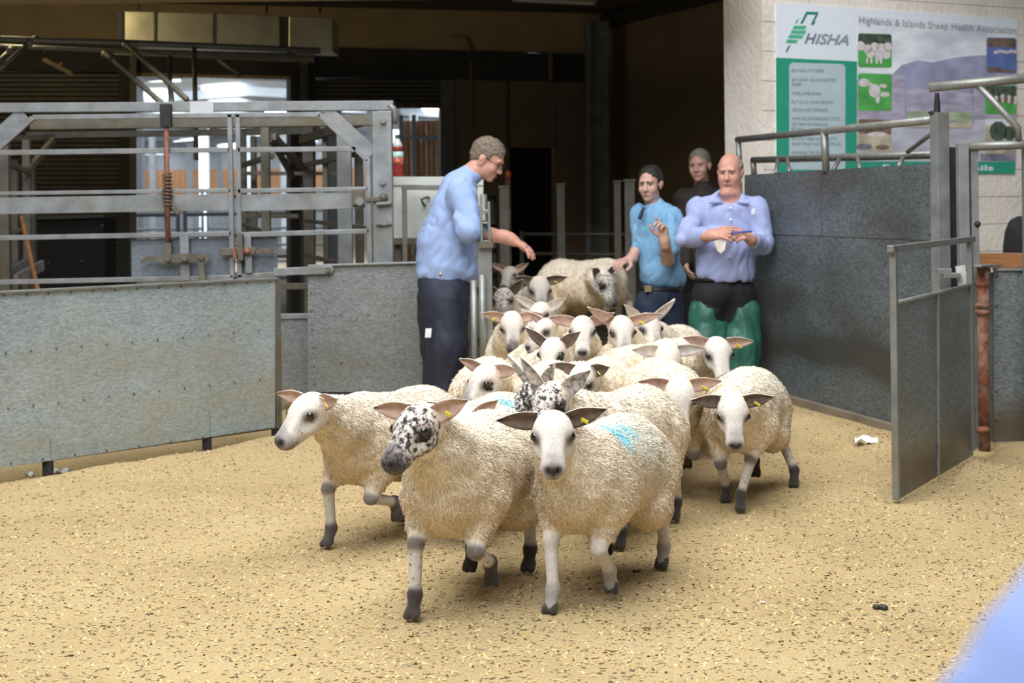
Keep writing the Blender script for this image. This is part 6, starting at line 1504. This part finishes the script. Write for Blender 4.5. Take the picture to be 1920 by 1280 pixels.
for f, px in ((fA, 1326), (fB, 1390)):
    kn_ = J(px, 648, -0.04)
    g = [(Cone(J(px, 588, 0.0), kn_, 0.128, 0.120), 0.05, False), (Cone(kn_, f, 0.120, 0.115), 0.05, False)]
    inner = J(1358, 548, -0.06)
    p.cloth('legging', g, 'green_chaps', folds(56 + px, 0.012, 7), 0.010, [(Ell(inner, npv(0.085, 0.30, 0.20)), 0.012, True)])
p.cloth('belt', [(Ell(J(1358, 523), npv(0.200, 0.155, 0.028)), 0.01, False)], 'belt', None, 0.008)
p.cloth('boots', boots(None, [fA, fB], (-0.1, -1)), 'boot', None, 0.011)
hd = unit(npv(-0.36, -0.92, -0.14)); hc = J(1369, 324)
hpr, H, R, _ = head_prims(hc, hd, 0.0, 1.0, 1.22)
hpr.append((Cone(J(1373, 384, 0.02), J(1372, 350, 0.02), 0.078, 0.070), 0.03, False)); hpr.append((Ell(J(1366, 362, -0.02), npv(0.062, 0.06, 0.035)), 0.03, False))
hL = hand(wrL, unit(J(1366, 437, -0.36) - wrL), npv(0.1, 0.6, -0.7), -1, [0.25, 0.35, 0.45, 0.5], 1.15, 0.3, thumb_up=0.2) + [(Cone(elL * 0.3 + wrL * 0.7, wrL, 0.042, 0.034), 0.03, False)]
hR = hand(wrR, unit(J(1386, 436, -0.36) - wrR), npv(-0.1, 0.6, -0.6), 1, [0.65, 0.75, 0.85, 0.9], 1.12, 0.15, thumb_up=0.3) + [(Cone(elR * 0.3 + wrR * 0.7, wrR, 0.042, 0.034), 0.03, False)]
p.finish(hpr, [hL, hR], 'skin_ruddy', [(Cone(hip, chest, 0.13, 0.12), BODYK, False), (Cone(chest, neck, 0.11, 0.07), BODYK, False), (Cone(shL, shR, 0.06, 0.06), BODYK, False), (Cone(npv(fA[0], fA[1], hip[2]), fA, 0.07, 0.05), BODYK, False), (Cone(npv(fB[0], fB[1], hip[2]), fB, 0.07, 0.05), BODYK, False)] + limb(shL, elL, wrL, 0.055, 0.05, 0.034) + limb(shR, elR, wrR, 0.055, 0.05, 0.034))
add_face(p.root, H, 1.0)
hair_mesh(p.root, H, R, hc, 1.0, 'hair_grey', 1.0, 0.06, bald=True, wave=0.003)
pen = MB().tube([P(1371, 436, 9.61), P(1410, 434, 9.65)], 0.006, 8).build('pen', 'pen_blue', None, smooth=True); tag(pen, 'blue pen in the hand of the bald man', 'pen')
local_box('pocket_tag', J(1412, 396, -0.165), npv(1, 0.1, 0), npv(0, 1, 0), npv(0.1, 0, 1), (0.024, 0.006, 0.038), 'badge', p.root)
for (x, y, dz) in ((1370, 390, -0.155), (1370, 412, -0.165), (1368, 482, -0.185)): small_ball('shirt_button', J(x, y, dz), 0.009, 'shirt_button', p.root)
nbk = MB().prism([P(1338, 452, 9.65), P(1362, 448, 9.63), P(1359, 468, 9.63), P(1352, 475, 9.64), P(1345, 470, 9.65)], (0, 1, 0), 0.006).build('note_card', 'notebook', None); tag(nbk, 'cream note card hanging from the hand of the bald man', 'card')

# --- older man behind --------------------------------------------------------
p = Person('older grey-haired man in a dark jacket standing behind the bald man', 1318, 12.2, 0.011)
J = p.j
neck = J(1316, 350); chest = J(1322, 420); hip = J(1322, 520); shL = J(1284, 372); shR = J(1360, 372); elL = J(1276, 440); wrL = J(1284, 492, -0.22); elR = J(1372, 440); wrR = J(1365, 492, -0.15)
trunk = [(Ell(J(1322, 415), npv(0.20, 0.14, 0.22)), 0.08, False), (Ell(J(1322, 480), npv(0.20, 0.145, 0.2)), 0.08, False), (Cone(shL, shR, 0.085, 0.085), 0.06, False), (Cone(J(1320, 372), J(1318, 352), 0.12, 0.08), 0.05, False)]
p.cloth('jacket', trunk + [(Cone(shL, elL, 0.08, 0.07), 0.04, False), (Cone(elL, wrL, 0.07, 0.05), 0.04, False), (Cone(shR, elR, 0.08, 0.07), 0.04, False), (Cone(elR, wrR, 0.07, 0.05), 0.04, False)], 'jacket', folds(62, 0.010, 8), 0.012)
fA, fB = p.foot(1304), p.foot(1342); fA[2] = fB[2] = 0.09
p.cloth('trousers', [(Ell(J(1322, 520), npv(0.18, 0.14, 0.12)), 0.05, False), (Cone(J(1304, 535), fA, 0.11, 0.075), 0.05, False), (Cone(J(1342, 535), fB, 0.11, 0.075), 0.05, False)], 'black_trouser', None, 0.014)
p.cloth('boots', boots(None, [fA, fB], (-0.2, -1)), 'boot', None, 0.012)
hd = unit(npv(-0.40, -0.9, -0.05)); hc = J(1312, 312)
hpr, H, R, _ = head_prims(hc, hd, 0.05, 1.05); hpr.append((Cone(J(1318, 358, 0.02), J(1315, 336, 0.02), 0.065, 0.058), 0.03, False))
hL = hand(wrL, unit(npv(0.2, -0.4, -0.8)), npv(1, 0, 0.1), 1, 0.4, 1.0)
p.finish(hpr, [hL], 'skin', [(Cone(hip, chest, 0.12, 0.12), BODYK, False), (Cone(chest, neck, 0.11, 0.06), BODYK, False), (Cone(shL, shR, 0.06, 0.06), BODYK, False), (Cone(npv(fA[0], fA[1], hip[2]), fA, 0.07, 0.05), BODYK, False), (Cone(npv(fB[0], fB[1], hip[2]), fB, 0.07, 0.05), BODYK, False)] + limb(shL, elL, wrL, 0.05, 0.045, 0.034) + limb(shR, elR, wrR, 0.05, 0.045, 0.034))
add_face(p.root, H, 1.05, 'hair_grey'); hair_mesh(p.root, H, R, hc, 1.05, 'hair_grey', 1.0, 0.072, wave=0.006, seed=14)

# --- spectator at the ringside in a blue shirt (only a shoulder in view) ------
def plain_person(label, base, sh_h, yaw, shirt, trs, skin, hairm, seat_h):
    """seated onlooker; base = ground point below the hips"""
    pp = Person.__new__(Person); pp.z = base[1]; pp.o = npv(base[0], base[1], 0.0); pp.vox = 0.012
    pp.root = thing('person', label, 'person', (base[0], base[1], 0.0)); c, s_ = math.cos(yaw), math.sin(yaw)
    def L(f, l, u): return npv(c * f - s_ * l, s_ * f + c * l, u)   # forward, left, up
    R = np.stack([npv(c, s_, 0), npv(-s_, c, 0), npv(0, 0, 1)], 1)
    hip = L(0, 0, seat_h + 0.11); ch = L(0.02, 0, sh_h - 0.16); nk = L(0.03, 0, sh_h + 0.05); a, b = L(0.02, 0.19, sh_h - 0.035), L(0.02, -0.19, sh_h - 0.035)
    ea, eb = L(0.10, 0.25, sh_h - 0.30), L(0.10, -0.25, sh_h - 0.30); wa, wb_ = L(0.32, 0.10, sh_h - 0.36), L(0.32, -0.10, sh_h - 0.36)
    tr = [(Ell(ch, npv(0.13, 0.20, 0.18), R), 0.08, False), (Ell(L(0.0, 0, seat_h + 0.2), npv(0.14, 0.18, 0.2), R), 0.08, False), (Cone(a, b, 0.075, 0.075), 0.06, False), (Cone(ch, nk, 0.12, 0.07), 0.06, False), (Cone(a, ea, 0.075, 0.065), 0.04, False), (Cone(b, eb, 0.075, 0.065), 0.04, False), (Cone(ea, wa, 0.065, 0.045), 0.03, False), (Cone(eb, wb_, 0.065, 0.045), 0.03, False)]
    pp.cloth('shirt', tr, shirt, folds(71, 0.010, 8), 0.011)
    ka, kb_ = L(0.44, 0.12, seat_h + 0.08), L(0.44, -0.12, seat_h + 0.08); fa_, fb_ = L(0.42, 0.12, 0.09), L(0.42, -0.12, 0.09)
    pp.cloth('trousers', [(Ell(hip, npv(0.16, 0.19, 0.11), R), 0.05, False), (Cone(L(0, 0.1, seat_h + 0.09), ka, 0.10, 0.075), 0.05, False), (Cone(L(0, -0.1, seat_h + 0.09), kb_, 0.10, 0.075), 0.05, False), (Cone(ka, fa_, 0.078, 0.06), 0.04, False), (Cone(kb_, fb_, 0.078, 0.06), 0.04, False)], trs, None, 0.014)
    pp.cloth('boots', boots(None, [fa_, fb_], (c, s_)), 'boot', None, 0.012)
    hc_ = L(0.06, 0, sh_h + 0.20); hpr, H, R2, _ = head_prims(hc_, npv(c, s_, -0.1)); hpr.append((Cone(nk, L(0.05, 0, sh_h + 0.12), 0.065, 0.058), 0.03, False))
    pp.finish(hpr, [hand(wa, L(0.9, -0.5, -0.2), npv(0, 0, -1), -1, 0.4), hand(wb_, L(0.9, 0.5, -0.2), npv(0, 0, -1), 1, 0.4)], skin, [(Cone(hip, ch, 0.11, 0.11), BODYK, False), (Cone(ch, nk, 0.1, 0.06), BODYK, False), (Cone(a, b, 0.05, 0.05), BODYK, False), (Cone(hip, ka, 0.07, 0.06), BODYK, False), (Cone(hip, kb_, 0.07, 0.06), BODYK, False), (Cone(ka, fa_, 0.06, 0.045), BODYK, False), (Cone(kb_, fb_, 0.06, 0.045), BODYK, False)] + limb(a, ea, wa, 0.05, 0.045, 0.034) + limb(b, eb, wb_, 0.05, 0.045, 0.034))
    add_face(pp.root, H, 1.0); hair_mesh(pp.root, H, R2, hc_, 1.0, hairm, 1.0, 0.05)
    return pp
plain_person('ringside spectator in a light blue shirt, only a blurred shoulder showing', (0.4425, 0.55), 1.176, math.radians(90), 'shirt_cobalt', 'navy', 'skin', 'hair_dark', 0.62)
bn = thing('ringside_bench', 'plain wooden ringside bench under the spectator in blue', 'bench', (0.6, 0.5, -0.06))
bar('seat_plank', Vector((0.1, 0.52, 0.585)), Vector((1.3, 0.52, 0.585)), 0.05, 0.30, 'wood_rail', bn)
for x in (0.15, 1.25): bar('leg', Vector((x, 0.52, -0.06)), Vector((x, 0.52, 0.57)), 0.06, 0.25, 'wood_rail', bn, up=(1, 0, 0))
plain_person('onlooker in black sitting beyond the wooden rail', (3.44, 9.55), 1.15, math.radians(235), 'black_cloth', 'black_trouser', 'skin', 'hair_grey', 0.50)
st2 = thing('spectator_seat', 'dark seat under the onlooker in black', 'seat', (3.46, 9.58, -0.06))
bar('seat_plank', Vector((3.15, 9.6, 0.465)), Vector((3.75, 9.6, 0.465)), 0.05, 0.32, 'wood_rail', st2)
for x in (3.2, 3.7): bar('leg', Vector((x, 9.6, -0.06)), Vector((x, 9.6, 0.44)), 0.05, 0.28, 'wood_rail', st2, up=(1, 0, 0))
